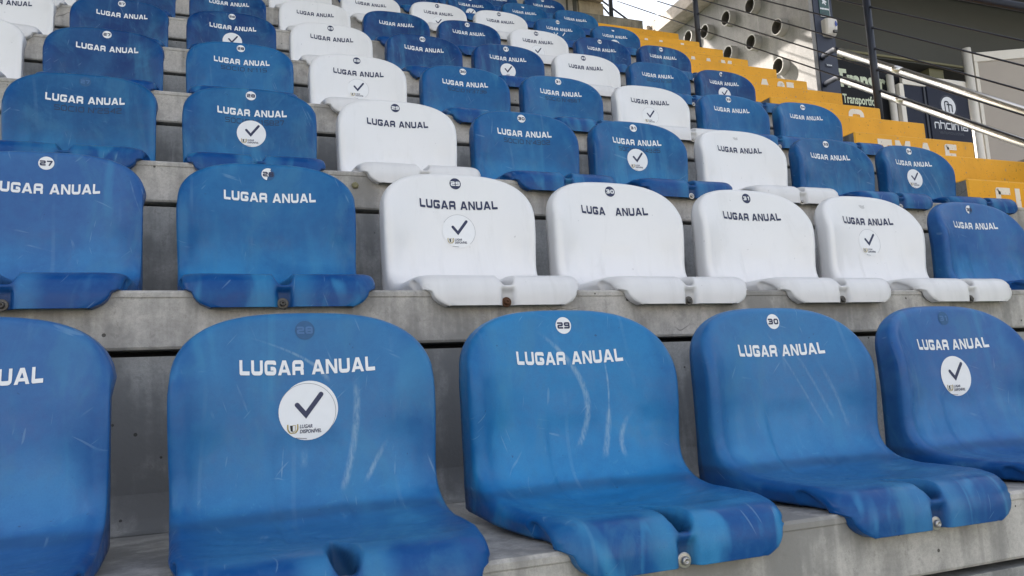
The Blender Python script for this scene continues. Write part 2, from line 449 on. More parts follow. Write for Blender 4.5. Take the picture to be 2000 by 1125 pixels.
# ------------------------------------------------------------------ the seat shell
KC = np.array([(.352, .384), (.348, .350), (.342, .300), (.338, .260), (.333, .200), (.328, .150), (.318, .103), (.300, .066), (.268, .044),
               (.220, .035), (.140, .032), (.070, .034), (.022, .037), (-.008, .031), (-.024, .016), (-.031, -.004), (-.031, -.041)])
KE = np.array([(.337, .384), (.322, .350), (.300, .300), (.283, .260), (.279, .200), (.283, .150), (.284, .108), (.274, .082), (.245, .062),
               (.200, .050), (.140, .046), (.070, .043), (.022, .040), (-.008, .031), (-.024, .014), (-.031, -.006), (-.031, -.041)])
KF = np.array([(.368, .384), (.364, .350), (.358, .300), (.352, .260), (.350, .200), (.352, .150), (.355, .103), (.358, .060), (.357, .020),
               (.222, .012), (.140, .009), (.070, .006), (.030, .005), (.020, .004), (.008, .003), (-.003, -.006), (-.003, -.040)])
seg = np.sqrt(((KC[1:] - KC[:-1]) ** 2).sum(1)); KS = np.concatenate([[0], np.cumsum(seg)]); LS = KS[-1]
def hermite(K, s):
    s = np.clip(s, 0, LS)
    m = np.zeros_like(K)
    d = (K[1:] - K[:-1]) / seg[:, None]
    m[0], m[-1] = d[0], d[-1]
    w = seg[:-1] / (seg[:-1] + seg[1:])
    m[1:-1] = d[:-1] * (1 - w)[:, None] + d[1:] * w[:, None]
    i = np.clip(np.searchsorted(KS, s, side='right') - 1, 0, len(seg) - 1)
    h = seg[i]; t = ((s - KS[i]) / h)[..., None]; h = h[..., None]
    return (2*t**3-3*t**2+1)*K[i] + (t**3-2*t**2+t)*h*m[i] + (-2*t**3+3*t**2)*K[i+1] + (t**3-t**2)*h*m[i+1]
def sstep(a, b, x):
    t = np.clip((x - a) / (b - a), 0, 1); return t * t * (3 - 2 * t)
HW, TC, RR = 0.206, 0.128, 0.017
def topcut(x):
    u = np.clip(np.abs(x) / HW, 0, 1); return TC * (1 - (1 - u ** 3.1) ** (1 / 3.1)) + 0.004 * u * u
S_STEP = KS[15] + 0.000
_zz = [0.0, 0.004, 0.010, 0.016, 0.022, 0.028, 0.032, 0.0355, LS - KS[15]]
WS = [(0, HW), (S_STEP - 0.012, HW), (S_STEP - 0.004, 0.186)] + [(S_STEP + a, 0.124 + 0.056 * math.sqrt(max(0, 1 - (a / (LS - KS[15] + .0004)) ** 2))) for a in _zz]
def halfw(s): return np.interp(s, [a for a, _ in WS], [b for _, b in WS])
def base_surf(x, s):
    """un-rolled surface of the shell: (x, s along the profile) -> y, z"""
    C, E = hermite(KC, s), hermite(KE, s)
    g = np.clip(np.abs(x) / HW, 0, 1) ** 2.6
    P = C + (E - C) * g[..., None]
    q = np.clip((np.abs(x) - 0.142) / 0.066, 0, 0.999)
    plan = 0.052 * (1 - np.sqrt(1 - q * q)) * sstep(KS[10], KS[13], s)
    P[..., 0] += plan
    q2 = np.clip((np.abs(x) - 0.172) / 0.036, 0, 0.999)
    P[..., 1] -= 0.52 * np.maximum(P[..., 1], 0) * (1 - np.sqrt(1 - q2 * q2)) * sstep(KS[11] + 0.008, KS[13] + 0.004, s)
    return P
def relief(x, s):
    """depth below the shell: front groove, bolt pocket, lobes and embossed discs"""
    C = hermite(KC, s); y, z = C[..., 0], C[..., 1]
    gy = sstep(KS[10] + 0.018, KS[12] + 0.01, s)
    w = 0.004 + 0.0170 * gy - 0.007 * sstep(KS[13] - 0.004, KS[14] + 0.010, s)
    dep = 0.040 * sstep(KS[10] + 0.010, KS[12] + 0.012, s) * (1 - sstep(KS[13] + 0.006, KS[14] + 0.012, s))
    q = np.abs(x) / w
    d = dep * (1 - sstep(0.40, 1.08, q))
    pk = sstep(KS[14] + 0.010, KS[15] + 0.002, s)
    d = d + 0.012 * pk * (1 - sstep(0.010, 0.022, np.abs(x)))
    # lobes pressed into the lower back and the pan
    low = sstep(KS[4] + 0.01, KS[5] + 0.01, s) * (1 - sstep(KS[10] - 0.02, KS[10] + 0.03, s))
    d = d + 0.0050 * low * (1 - sstep(0.050, 0.062, np.abs(x)))
    lo2 = sstep(KS[4] - 0.01, KS[5], s) * (1 - sstep(KS[6], KS[8], s))
    d = d + 0.0045 * lo2 * sstep(0.128, 0.140, np.abs(x)) * (1 - sstep(0.17, 0.19, np.abs(x)))
    for cx, cy in ((-0.135, 0.165), (0.140, 0.165)):
        rr = np.sqrt((x - cx) ** 2 + (y - cy) ** 2)
        d = d + 0.0028 * (1 - sstep(0.0165, 0.019, rr)) * (s > KS[8])
    rr = np.sqrt(((x - 0.0) / 1.6) ** 2 + (y - 0.185) ** 2)
    d = d + 0.004 * (1 - sstep(0.005, 0.008, rr)) * (s > KS[8])
    return d
def shell_point(x, s, off=0.0):
    """point on the finished face away from its rim, for print and stickers"""
    x = np.asarray(x, float); s = np.asarray(s, float)
    e = 1e-4
    P = base_surf(x, s); Ps = base_surf(x, s + e); Px = base_surf(x + e, s)
    t1 = np.stack([np.zeros_like(x), Ps[..., 0] - P[..., 0], Ps[..., 1] - P[..., 1]], -1)
    t2 = np.stack([np.full_like(x, e), Px[..., 0] - P[..., 0], Px[..., 1] - P[..., 1]], -1)
    n = np.cross(t1, t2); n /= np.linalg.norm(n, axis=-1, keepdims=True)
    n *= np.sign(-n[..., 1:2] + 1e-9 + (n[..., 2:3] > 0.5) * 5 * n[..., 2:3])
    base = np.stack([x, P[..., 0], P[..., 1]], -1)
    return base + n * (off - relief(x, s))[..., None], n
S_OF_Z = lambda z: np.interp(-z, -KC[:7, 1], KS[:7])

def build_seat_mesh():
    xs = [HW - o for o in (0, .0012, .003, .0055, .009, .013, .018, .025, .034)]
    mid = list(np.linspace(0.062, 0.160, 10))
    cen = [0.0, .003, .006, .009, .0115, .014, .0165, .019, .022, .026, .034, .042, .050, .056]
    half = sorted(set(np.round(cen + mid + xs, 5)))
    X = np.array([-v for v in half[::-1] if v > 0] + half)
    so = [0, .0012, .003, .0055, .009, .013, .018, .025, .034, .045, .058]
    S = np.concatenate([so, np.linspace(0.07, KS[4], 9), np.linspace(KS[4], KS[10], 36)[1:], np.linspace(KS[10], S_STEP - 0.012, 30)[1:],
                        [S_STEP - 0.007, S_STEP - 0.002, S_STEP + .003, S_STEP + .010, S_STEP + .018, S_STEP + .026, S_STEP + .034, LS - .002]])
    S = np.unique(np.round(S, 5))
    XX, SS = np.meshgrid(X, S)                      # rows: s, cols: x
    XT = XX.copy()
    SG = SS + topcut(XX) * np.clip(1 - SS / 0.30, 0, 1) ** 1.0
    XG = XX / HW * halfw(SG)
    # distance to the outline
    ux = np.concatenate([np.linspace(-HW, HW, 500)])
    tt = np.linspace(0, math.pi / 2, 900); uu = np.sin(tt) ** (2 / 3.1); cc = TC * (1 - np.cos(tt) ** (2 / 3.1)) + .004 * uu ** 2
    top = np.concatenate([np.stack([uu * HW, cc], 1), np.stack([-uu * HW, cc], 1)])
    sl = np.linspace(TC, LS, 260)
    sideL = np.stack([-halfw(sl), sl], 1); sideR = np.stack([halfw(sl), sl], 1)
    O = np.concatenate([top, sideL, sideR])
    pts = np.stack([XG.ravel(), SG.ravel()], 1)
    e = np.sqrt(((pts[:, None, :] - O[None]) ** 2).sum(2)).min(1).reshape(XG.shape)
    e[0, :] = 0; e[:, 0] = 0; e[:, -1] = 0
    rr = np.where(SG > S_STEP - 0.012, 0.006, RR)
    q = np.clip(1 - e / rr, 0, 1)
    roll = rr * (1 - np.sqrt(np.clip(1 - q * q, 0, 1)))
    P3, n = shell_point(XG, SG, 0.0)
    P3 = P3 - n * roll[..., None]
    nr, nc = XG.shape
    V = [tuple(p) for p in P3.reshape(-1, 3)]
    F = [(i * nc + j, (i + 1) * nc + j, (i + 1) * nc + j + 1, i * nc + j + 1) for i in range(nr - 1) for j in range(nc - 1)]
    # flange: from the rolled rim back to where the moulding ends
    loop = [(i, 0) for i in range(nr - 1, 0, -1)] + [(0, j) for j in range(nc)] + [(i, nc - 1) for i in range(1, nr)]
    ends = []
    for i, j in loop:
        p = P3[i, j]; s = SG[i, j]
        FK = np.array([np.interp(s, KS, KF[:, 0]), np.interp(s, KS, KF[:, 1])])
        if i == 0 or s < TC:
            ends.append((p[0] * 1.004, max(FK[0], p[1] + 0.006), p[2] + 0.001))
        else:
            tp = float(sstep(KS[9], S_STEP - 0.004, s)) if s < S_STEP else 0.0
            xx = p[0] * 1.004 * (1 - tp) + math.copysign(0.184, p[0]) * tp if s < S_STEP - 0.004 else p[0] * 1.004
            ends.append((xx, FK[0] if s < KS[9] else max(FK[0], p[1]), min(FK[1], p[2] - 0.0005)))
    rings = [[i * nc + j for i, j in loop]]
    K = 4
    for k in range(1, K + 1):
        idx = []
        for (i, j), en in zip(loop, ends):
            a = P3[i, j]; t = k / K
            idx.append(len(V)); V.append(tuple(a * (1 - t) + np.array(en) * t))
        rings.append(idx)
    for a, b in zip(rings[:-1], rings[1:]):
        for k in range(len(a) - 1):
            F.append((a[k], b[k], b[k + 1], a[k + 1]))
    return V, F

def solid_mesh(name, V, F, mat, thick):
    me = fix_normals(mesh_from(name, V, F, mat, True))
    tmp = bpy.data.objects.new('tmp', me); COL.objects.link(tmp)
    md = tmp.modifiers.new('s', 'SOLIDIFY'); md.thickness = thick; md.offset = -1.0
    dg = bpy.context.evaluated_depsgraph_get(); dg.update()
    ev = bpy.data.meshes.new_from_object(tmp.evaluated_get(dg))
    bpy.data.objects.remove(tmp, do_unlink=True)
    ev.name = name
    return ev
V, F = build_seat_mesh()
me_try = fix_normals(mesh_from('probe', V, F, M['blue']))
# the face of the back must look at the viewer (-y)
ny = sum(p.normal.y for p in me_try.polygons if 0.15 < p.center.z < 0.3 and abs(p.center.x) < 0.1)
shell = {}
def shell_mesh(key):
    if key not in shell:
        me = solid_mesh('seat_shell', V, F, M[key], 0.0035 if ny < 0 else -0.0035)
        me.shade_smooth()
        shell[key] = me
    return shell[key]

# ------------------------------------------------------------------ lettering by strokes (square, wide sign lettering)
def round_poly(pts, r, n=3, closed=False):
    out = []
    N = len(pts)
    for i, p in enumerate(pts):
        if not closed and (i == 0 or i == N - 1): out.append(p); continue
        a, b = np.array(pts[i - 1]), np.array(pts[(i + 1) % N]); c = np.array(p)
        da, db = a - c, b - c
        la, lb = np.linalg.norm(da), np.linalg.norm(db)
        k = min(r, la * .49, lb * .49)
        p0, p1 = c + da / la * k, c + db / lb * k
        for q in range(n + 1):
            t = q / n; out.append(tuple((1 - t) ** 2 * p0 + 2 * t * (1 - t) * c + t * t * p1))
    return out
def strip(pts, t, closed=False):
    P = [np.array(p, float) for p in pts]; N = len(P); V, Fc = [], []
    for i in range(N):
        a = P[i - 1] if (i or closed) else None
        b = P[(i + 1) % N] if (i < N - 1 or closed) else None
        d1 = (P[i] - a) / np.linalg.norm(P[i] - a) if a is not None else None
        d2 = (b - P[i]) / np.linalg.norm(b - P[i]) if b is not None else None
        if d1 is None: d1 = d2
        if d2 is None: d2 = d1
        n1 = np.array([-d1[1], d1[0]]); n2 = np.array([-d2[1], d2[0]])
        m = n1 + n2; m /= np.linalg.norm(m); k = t / 2 / max(0.35, m @ n1)
        V += [tuple(P[i] + m * k), tuple(P[i] - m * k)]
    for i in range(N if closed else N - 1):
        j = (i + 1) % N
        Fc.append((2 * i, 2 * i + 1, 2 * j + 1, 2 * j))
    return V, Fc
T = 0.265
def glyph(ch, w, t=T, rr=0.20):
    a, b, c, m = t / 2, w - t / 2, 1 - t / 2, 0.5
    S = lambda pts, r=rr, cl=False: strip(round_poly(pts, r, 3, cl), t, cl)
    Q = lambda *p: (list(p), [tuple(range(len(p)))])
    G_ = {
     'L': [S([(a, 1), (a, a), (w, a)], 0.01)],
     'U': [S([(a, 1), (a, a), (b, a), (b, 1)])],
     'G': [S([(b, .70), (b, c), (a, c), (a, a), (b, a), (b, .45), (w * .52, .45)], .17)],
     'A': [Q((0, 0), (t * 1.12, 0), (w * .60, 1), (w * .36, 1)), Q((w - t * 1.12, 0), (w, 0), (w * .64, 1), (w * .40, 1)), Q((w * .22, .18), (w * .78, .18), (w * .70, .38), (w * .30, .38))],
     'R': [S([(a, 0), (a, c), (b, c), (b, .42), (a, .42)], .16), Q((b - t * .55, .0), (w, 0), (w, .36), (b - t * .9, .42))],
     'N': [Q((0, 0), (t, 0), (t, 1), (0, 1)), Q((w - t, 0), (w, 0), (w, 1), (w - t, 1)), Q((0, 1), (t * 1.1, 1), (w, 0), (w - t * 1.1, 0))],
     'O': [S([(a, a), (b, a), (b, c), (a, c)], rr, True)], '0': [S([(a, a), (b, a), (b, c), (a, c)], rr, True)],
     'C': [S([(w, c), (a, c), (a, a), (w, a)])], 'I': [Q((w / 2 - a, 0), (w / 2 + a, 0), (w / 2 + a, 1), (w / 2 - a, 1))],
     '1': [Q((w * .5, 0), (w * .5 + t, 0), (w * .5 + t, 1), (w * .5, 1)), Q((w * .2, .72), (w * .5, .72), (w * .5, 1), (w * .42, 1))],
     'S': [S([(w, c), (a, c), (a, m), (b, m), (b, a), (0, a)], .13)], '5': [S([(w, c), (a, c), (a, m), (b, m), (b, a), (0, a)], .10)],
     '2': [S([(0, c), (b, c), (b, m), (a, m), (a, a), (w, a)], .13)], '3': [S([(0, c), (b, c), (b, a), (0, a)], .13), S([(.2 * w, m), (b, m)])],
     '4': [Q((b - t * .8, 0), (b + t * .2, 0), (b + t * .2, 1), (b - t * .8, 1)), S([(b - t * .5, c), (a, .36), (w, .30)], .01)],
     '6': [S([(w, c), (a, c), (a, a), (b, a), (b, m), (a, m)], .13)], '9': [S([(0, a), (b, a), (b, c), (a, c), (a, m), (b, m)], .13)],
     '7': [S([(0, c), (b, c), (w * .4, 0)], .05)], '8': [S([(a, a), (b, a), (b, c), (a, c)], .15, True), S([(a, m), (b, m)])],
     'F': [S([(a, 0), (a, c), (w, c)], .01), S([(a, m), (w * .85, m)])], 'E': [S([(w, c), (a, c), (a, a), (w, a)], .01), S([(a, m), (w * .9, m)])],
     'T': [S([(0, c), (w, c)]), S([(w / 2, c), (w / 2, 0)])], 'D': [S([(a, a), (b, a), (b, c), (a, c)], .25, True)],
     'M': [Q((0, 0), (t, 0), (t, 1), (0, 1)), Q((w - t, 0), (w, 0), (w, 1), (w - t, 1)), Q((0, 1), (t, 1), (w / 2 + a, .35), (w / 2 - a, .35)), Q((w - t, 1), (w, 1), (w / 2 + a, .35), (w / 2 - a, .35))],
     'P': [S([(a, 0), (a, c), (b, c), (b, .42), (a, .42)], .16)], 'V': [Q((0, 1), (t, 1), (w * .6, 0), (w * .4, 0)), Q((w, 1), (w - t, 1), (w * .4, 0), (w * .6, 0))],
     "'": [Q((0, 1), (t * .8, 1), (t * .6, .72), (t * .2, .72))],
     'n': [S([(a, 0), (a, .72), (b, .72), (b, 0)], .15)], 'h': [S([(a, 0), (a, 1.02)]), S([(a, .72), (b, .72), (b, 0)], .15)],
     'c': [S([(w, .72), (a, .72), (a, a), (w, a)], .15)], 'l': [S([(a, 0), (a, 1.02)])], 'i': [S([(a, 0), (a, .76)]), S([(a, .92), (a, 1.02)])],
     'm': [S([(a, 0), (a, .72), (b, .72), (b, 0)], .15), S([(w / 2, .72), (w / 2, 0)])],
     'a': [S([(a, .72), (b, .72), (b, a), (a, a), (a, .40), (b, .40)], .12)],
    }
    return G_.get(ch, [])
def word(txt, height, widths, gap=0.17, t=T, space=0.55, skip=()):
    """list of (verts2d, faces) pieces, centred on 0, and total width"""
    x = 0; out = []
    for i, ch in enumerate(txt):
        if ch == ' ': x += space; continue
        w = widths.get(ch, widths.get('*', 0.9))
        if i not in skip:
            for v, f in glyph(ch, w, t): out.append(([(px + x, pz) for px, pz in v], f))
        x += w + gap
    x -= gap
    return [([((px - x / 2) * height, pz * height) for px, pz in v], f) for v, f in out], x * height
def subdivide(v, f, step):
    """split long quads so the piece follows the curved face"""
    V2, F2 = list(v), []
    for q in f:
        if len(q) != 4: F2.append(q); continue
        A, B, C_, D_ = [np.array(v[i]) for i in q]
        n1 = max(1, int(np.ceil(max(np.linalg.norm(A - B), np.linalg.norm(D_ - C_)) / step)))
        n2 = max(1, int(np.ceil(max(np.linalg.norm(A - D_), np.linalg.norm(B - C_)) / step)))
        if n1 * n2 == 1: F2.append(q); continue
        o = len(V2)
        for i in range(n1 + 1):
            for j in range(n2 + 1):
                s, t = i / n1, j / n2
                V2.append(tuple((A * (1 - s) + B * s) * (1 - t) + (D_ * (1 - s) + C_ * s) * t))
        for i in range(n1):
            for j in range(n2):
                k = o + i * (n2 + 1) + j
                F2.append((k, k + n2 + 1, k + n2 + 2, k + 1))
    return V2, F2
def on_back(pieces, cx, cz, off=0.0009, sag=0.0, step=0.012, rot=0.0):
    """wrap flat pieces (x, z about cx, cz) onto the seat back"""
    V, F = [], []
    cr, sr = math.cos(rot), math.sin(rot)
    for k, (v, f) in enumerate(pieces):
        v, f = subdivide(v, f, step)
        a = np.array(v); a = np.stack([a[:, 0] * cr - a[:, 1] * sr, a[:, 0] * sr + a[:, 1] * cr], 1)
        x = a[:, 0] + cx; z = a[:, 1] + cz + sag * a[:, 0] ** 2
        p, _ = shell_point(x, S_OF_Z(z), off + 0.00006 * (k % 4))
        o = len(V); V += [tuple(q) for q in p]; F += [tuple(i + o for i in q) for q in f]
    return V, F
def orient(me):
    """flat print faces the viewer"""
    if len(me.polygons) and sum(p.normal.y for p in me.polygons) > 0: me.flip_normals()
    for p in me.polygons:
        pass
    return me
def print_mesh(name, VF, mat):
    V, F = VF
    F2 = []
    for q in F:
        n = Vector((0, 0, 0))
        P = [Vector(V[i]) for i in q]
        for i in range(1, len(P) - 1): n += (P[i] - P[0]).cross(P[i + 1] - P[0])
        F2.append(q if n.y < 0 else tuple(reversed(q)))
    return mesh_from(name, V, F2, mat)
def disc2d(r, n=40, rings=4, cx=0, cz=0):
    v = [(cx, cz)]; f = []
    for k in range(1, rings + 1):
        for i in range(n):
            t = 2 * math.pi * i / n; v.append((cx + r * k / rings * math.cos(t), cz + r * k / rings * math.sin(t)))
    for i in range(n): f.append((0, 1 + i, 1 + (i + 1) % n))
    for k in range(rings - 1):
        for i in range(n):
            a = 1 + k * n; f.append((a + i, a + n + i, a + n + (i + 1) % n, a + (i + 1) % n))
    return v, f
def arc2d(r, t, a0, a1, n=30):
    return strip([(r * math.cos(R(a0 + (a1 - a0) * i / n)), r * math.sin(R(a0 + (a1 - a0) * i / n))) for i in range(n + 1)], t)

WID = {'L': .92, 'U': 1.08, 'G': 1.10, 'A': 1.22, 'R': 1.08, 'N': 1.12, '*': 1.0}
cache = {}
def lugar(mat, skip=()):
    k = ('lug', mat, skip)
    if k not in cache:
        pcs, w = word('LUGAR ANUAL', 0.0250, WID, 0.16, space=0.62, skip=skip)
        s = 0.224 / w
        pcs = [([(x * s, z) for x, z in v], f) for v, f in pcs]
        cache[k] = print_mesh('lettering', on_back(pcs, 0.004, 0.2735, sag=0.22), M[mat])
    return cache[k]
NZ = 0.350
def badge(num, mat_disc, mat_dig, part=None):
    k = ('bad', num, mat_disc, mat_dig, part)
    if k not in cache:
        dv, df = disc2d(0.0165, 28, 3)
        if part == 'bits':      # only scraps of the badge are left
            df = [q for q in df if sum(dv[i][1] for i in q) / len(q) < -0.004 and sum(dv[i][0] for i in q) / len(q) < 0.009]
        if part == 'half':
            df = [q for q in df if sum(dv[i][0] - .4 * dv[i][1] for i in q) / len(q) < 0.002]
        a = print_mesh('number_badge', on_back([(dv, df)], 0, NZ, 0.0007), M[mat_disc])
        pcs, w = word(num, 0.0128, {'*': 0.95, '1': .72}, 0.17, t=0.26)
        b = print_mesh('digits', on_back(pcs, 0, NZ - 0.0064, 0.0012, step=.02), M[mat_dig]) if num else None
        cache[k] = (a, b)
    return cache[k]
def font_mesh(txt, size, mat, offset=0.0, shear=0.0, align='LEFT', sx=1.0, bold_e=0.0):
    cu = bpy.data.curves.new('t', 'FONT'); cu.body = txt; cu.size = size; cu.offset = offset; cu.shear = shear
    cu.align_x = align; cu.resolution_u = 3; cu.fill_mode = 'BOTH' if hasattr(cu, 'fill_mode') and cu.dimensions == '3D' else 'FRONT' if False else cu.fill_mode
    cu.extrude = bold_e
    tmp = bpy.data.objects.new('t', cu); COL.objects.link(tmp)
    dg = bpy.context.evaluated_depsgraph_get(); dg.update()
    me = bpy.data.meshes.new_from_object(tmp.evaluated_get(dg))
    bpy.data.objects.remove(tmp, do_unlink=True)
    for v in me.vertices:
        v.co.x *= sx
    me.materials.clear(); me.materials.append(mat)
    return me
def font_pieces(txt, size, offset, shear=0.2, sx=1.0):
    me = font_mesh(txt, size, M['navy'], offset, shear, 'LEFT', sx)
    return [([(v.co.x, v.co.y) for v in me.vertices], [tuple(p.vertices) for p in me.polygons])]
SR, SZ = 0.0470, 0.2115
def sticker():
    if 'st' not in cache:
        st = {}
        st['tick_sticker'] = (on_back([disc2d(SR, 48, 6)], 0, SZ, 0.0010), 'vinyl')
        pts = [(-.0165, .0085), (-.0025, -.0085), (.0235, .0250)]
        caps = [disc2d(.0040, 14, 1, *p) for p in (pts[0], pts[2], pts[1])]
        st['tick_mark'] = (on_back([strip(pts, .0080)] + caps, 0, SZ + .003, 0.0014), 'navy')
        st['words'] = (on_back(font_pieces('LUGAR\nDISPONÍVEL', 0.0082, 0.00020, 0.2, 0.80), -0.0135, SZ - 0.0270, 0.0014, step=1), 'navy')
        sh = [(-.0062, .006), (-.0065, -.001), (-.004, -.0062), (.004, -.0062), (.0065, -.001), (.0062, .006), (.0035, .0035), (-.0035, .0035)]
        wings = [strip(round_poly([(-.0045, -.0068), (-.0082, -.002), (-.0080, .0068)], .004), .0022), strip(round_poly([(.0045, -.0068), (.0082, -.002), (.0080, .0068)], .004), .0022),
                 strip([(-.0045, -.0072), (.0045, -.0072)], .0016)]
        st['crest_wings'] = (on_back(wings, -0.0245, SZ - 0.0270, 0.00135), 'gold')
        st['crest_shield'] = (on_back([([(-.0045, .005), (0, .005), (0, -.0055), (-.0035, -.004)], [(0, 3, 2, 1)])], -0.0245, SZ - 0.0270, 0.00145), 'black')
        st['crest_rim'] = (on_back([strip([(0, .005), (.0045, .005), (.0038, -.004), (0, -.0055)], .0010)], -0.0245, SZ - 0.0270, 0.00145), 'gold')
        st['fine_print'] = (on_back([strip([(-.020, -.0425), (-.002, -.0445)], .0009)], 0, SZ, 0.0014), 'navy')
        cache['st'] = {k: print_mesh(k, vf, M[m]) for k, (vf, m) in st.items()}
        cache['st_edge'] = print_mesh('sticker_edge', on_back([arc2d(SR + .0002, .0007, -50, 150)], 0, SZ, 0.0013), M['hairline'])
        cache['st_under'] = print_mesh('tick_sticker', on_back([disc2d(SR, 48, 6)], .0042, SZ + .0045, 0.0005), M['vinyl'])
    return cache['st']
def socio(num, mat='ghost'):
    k = ('soc', num)
    if k not in cache:
        pcs, w = word('SOCIO N', 0.0185, {'*': 1.0, 'I': .35, 'S': .95}, 0.20, t=0.145, space=0.5)
        p2, w2 = word(num, 0.0185, {'*': .92, '1': .6}, 0.20, t=0.145)
        tot = w + w2 + 0.012
        pcs = [([(x - tot / 2 + w / 2, z) for x, z in v], f) for v, f in pcs]
        p2 = [([(x + tot / 2 - w2 / 2, z) for x, z in v], f) for v, f in p2]
        dg = [strip(round_poly([(-tot / 2 + w + .004, .013), (-tot / 2 + w + .008, .013), (-tot / 2 + w + .008, .018), (-tot / 2 + w + .004, .018)], .002, 2, True), .0013, True)]
        ac = [strip([(-tot / 2 + .031, .0205), (-tot / 2 + .036, .0245)], .0015)]
        s = min(1.0, 0.19 / tot)
        allp = [([(x * s, z) for x, z in v], f) for v, f in pcs + p2 + dg + ac]
        cache[k] = print_mesh('faded_member_number', on_back(allp, 0.012, 0.2440, 0.0006, sag=0.22), M[mat])
    return cache[k]

def lathe(prof, n=20):
    v, f = [], []
    for (r, h) in prof:
        for i in range(n):
            t = 2 * math.pi * i / n; v.append((r * math.cos(t), h, r * math.sin(t)))
    for k in range(len(prof) - 1):
        for i in range(n): f.append((k * n + i, k * n + (i + 1) % n, (k + 1) * n + (i + 1) % n, (k + 1) * n + i))
    f.append(tuple(range((len(prof) - 1) * n, len(prof) * n)))
    return v, f
def bolt_meshes(mw, mb):
    k = ('bolt', mw, mb)
    if k not in cache:
        w = fix_normals(mesh_from('washer', *lathe([(.0118, 0), (.0118, -.0018), (.0105, -.0026), (.0060, -.0030)], 24), M[mw]))
        hd = lathe([(.0066, -.0028), (.0066, -.0060), (.0050, -.0086), (.0028, -.0092), (.0026, -.0070)], 18)
        b = fix_normals(mesh_from('bolt', *hd, M[mb])); b.shade_smooth()
        cache[k] = (b, w)
    return cache[k]

# ------------------------------------------------------------------ the seats of the photograph
BL = {  # base colours of the plastic (bleached to fresh) and how much of the deep blue is left below
 'faded':  (0.030, 0.152, 0.365), 'faded_cool': (0.016, 0.178, 0.425), 'faded_violet': (0.034, 0.120, 0.335), 'mid': (0.006, 0.102, 0.285),
 'mid2': (0.005, 0.082, 0.235), 'fresh': (0.000, 0.029, 0.140), 'fresh2': (0.000, 0.036, 0.160), 'white': (0.765, 0.765, 0.785)}
ORD = ['front', 'second', 'third', 'fourth', 'fifth', 'sixth', 'seventh', 'eighth', 'ninth', 'tenth']
DX = {(0, 28): .008, (0, 29): -.002, (0, 30): -.003, (0, 31): .004, (1, 27): 0, (1, 28): .002, (1, 29): .001, (1, 30): -.004, (1, 31): -.003, (1, 32): -.010, (1, 33): .007,
      (2, 27): -.003, (2, 28): .001, (2, 29): .001, (2, 30): .003, (2, 31): -.002, (2, 33): .005, (2, 34): .009, (3, 27): -.003, (3, 28): .002, (3, 29): -.001, (3, 30): .002,
      (3, 33): .006, (3, 34): .010, (4, 27): -.007, (4, 28): -.001, (4, 29): -.006, (4, 30): .002, (4, 31): -.003, (4, 32): -.007, (5, 30): .010, (5, 32): -.005, (5, 33): -.008,
      (6, 32): -.004, (6, 34): -.008, (7, 32): .006}
# (row, seat): (colour, number state, tick, extra)   number state: w white badge, g faded mark, h half peeled, b scraps, - none, s plain
SEATS = {
 (0, 27): ('faded_violet', 'w', 0, ''), (0, 28): ('faded', 'g', 2, ''), (0, 29): ('faded_cool', 'w', 0, ''), (0, 30): ('faded', 'w', 0, ''), (0, 31): ('faded_violet', 'g', 1, ''),
 (1, 27): ('faded_violet', 'w', 0, ''), (1, 28): ('mid', 'h', 0, ''), (1, 29): ('white', 'w', 1, ''), (1, 30): ('white', 'w', 0, 'noR'), (1, 31): ('white', 'w', 0, ''),
 (1, 32): ('white', 'b', 1, ''), (1, 33): ('faded_violet', 'h', 0, ''),
 (2, 27): ('mid2', 'g', 0, '2542'), (2, 28): ('mid2', 'w', 1, '15827'), (2, 29): ('white', 'w', 0, ''), (2, 30): ('mid', 'w', 0, '4302'), (2, 31): ('mid', 'w', 1, '14925'),
 (2, 32): ('white', 'b', 0, ''), (2, 33): ('mid2', 'w', 0, ''), (2, 34): ('mid2', 'w', 1, ''),
 (3, 26): ('white', '-', 0, ''), (3, 27): ('fresh', 'w', 0, ''), (3, 28): ('mid', 'w', 0, '115'), (3, 29): ('white', 'w', 1, ''), (3, 30): ('mid', 'w', 0, '3736'),
 (3, 31): ('mid', 'w', 0, '4567'), (3, 32): ('white', '-', 1, ''), (3, 33): ('mid', 'w', 0, ''), (3, 34): ('mid', 'w', 0, ''),
 (4, 26): ('white', '-', 0, ''), (4, 27): ('fresh', 'w', 0, ''), (4, 28): ('fresh', 'w', 1, ''), (4, 29): ('white', 'w', 0, ''), (4, 30): ('fresh', 'w', 0, ''), (4, 31): ('fresh2', 'w', 1, ''),
 (4, 32): ('white', 'w', 0, ''), (4, 33): ('mid2', '-', 0, '32'), (4, 34): ('fresh', 'h', 1, ''),
 (5, 26): ('white', '-', 0, ''), (5, 27): ('fresh', 'w', 0, ''), (5, 28): ('fresh', 'w', 0, ''), (5, 29): ('white', '-', 0, ''), (5, 30): ('fresh', '-', 0, ''), (5, 31): ('fresh', 'w', 0, ''),
 (5, 32): ('white', 'w', 1, ''), (5, 33): ('fresh2', 'w', 0, ''), (5, 34): ('fresh', 'w', 0, ''),
 (6, 28): ('fresh', 'w', 0, ''), (6, 29): ('white', '-', 0, ''), (6, 30): ('white', 'w', 0, ''), (6, 31): ('white', 'w', 1, ''), (6, 32): ('white', 'w', 0, ''),
 (6, 33): ('mid2', 'w', 0, 'torn'), (6, 34): ('mid2', 'b', 1, ''),
 (7, 30): ('fresh', '-', 0, ''), (7, 31): ('fresh', 'w', 0, ''), (7, 32): ('fresh2', 'w', 1, ''), (7, 33): ('mid2', 'b', 0, ''), (7, 34): ('mid2', '-', 0, ''),
 (8, 32): ('fresh', 'w', 0, ''), (8, 33): ('fresh', 'w', 0, ''), (8, 34): ('fresh2', 'w', 0, '')}
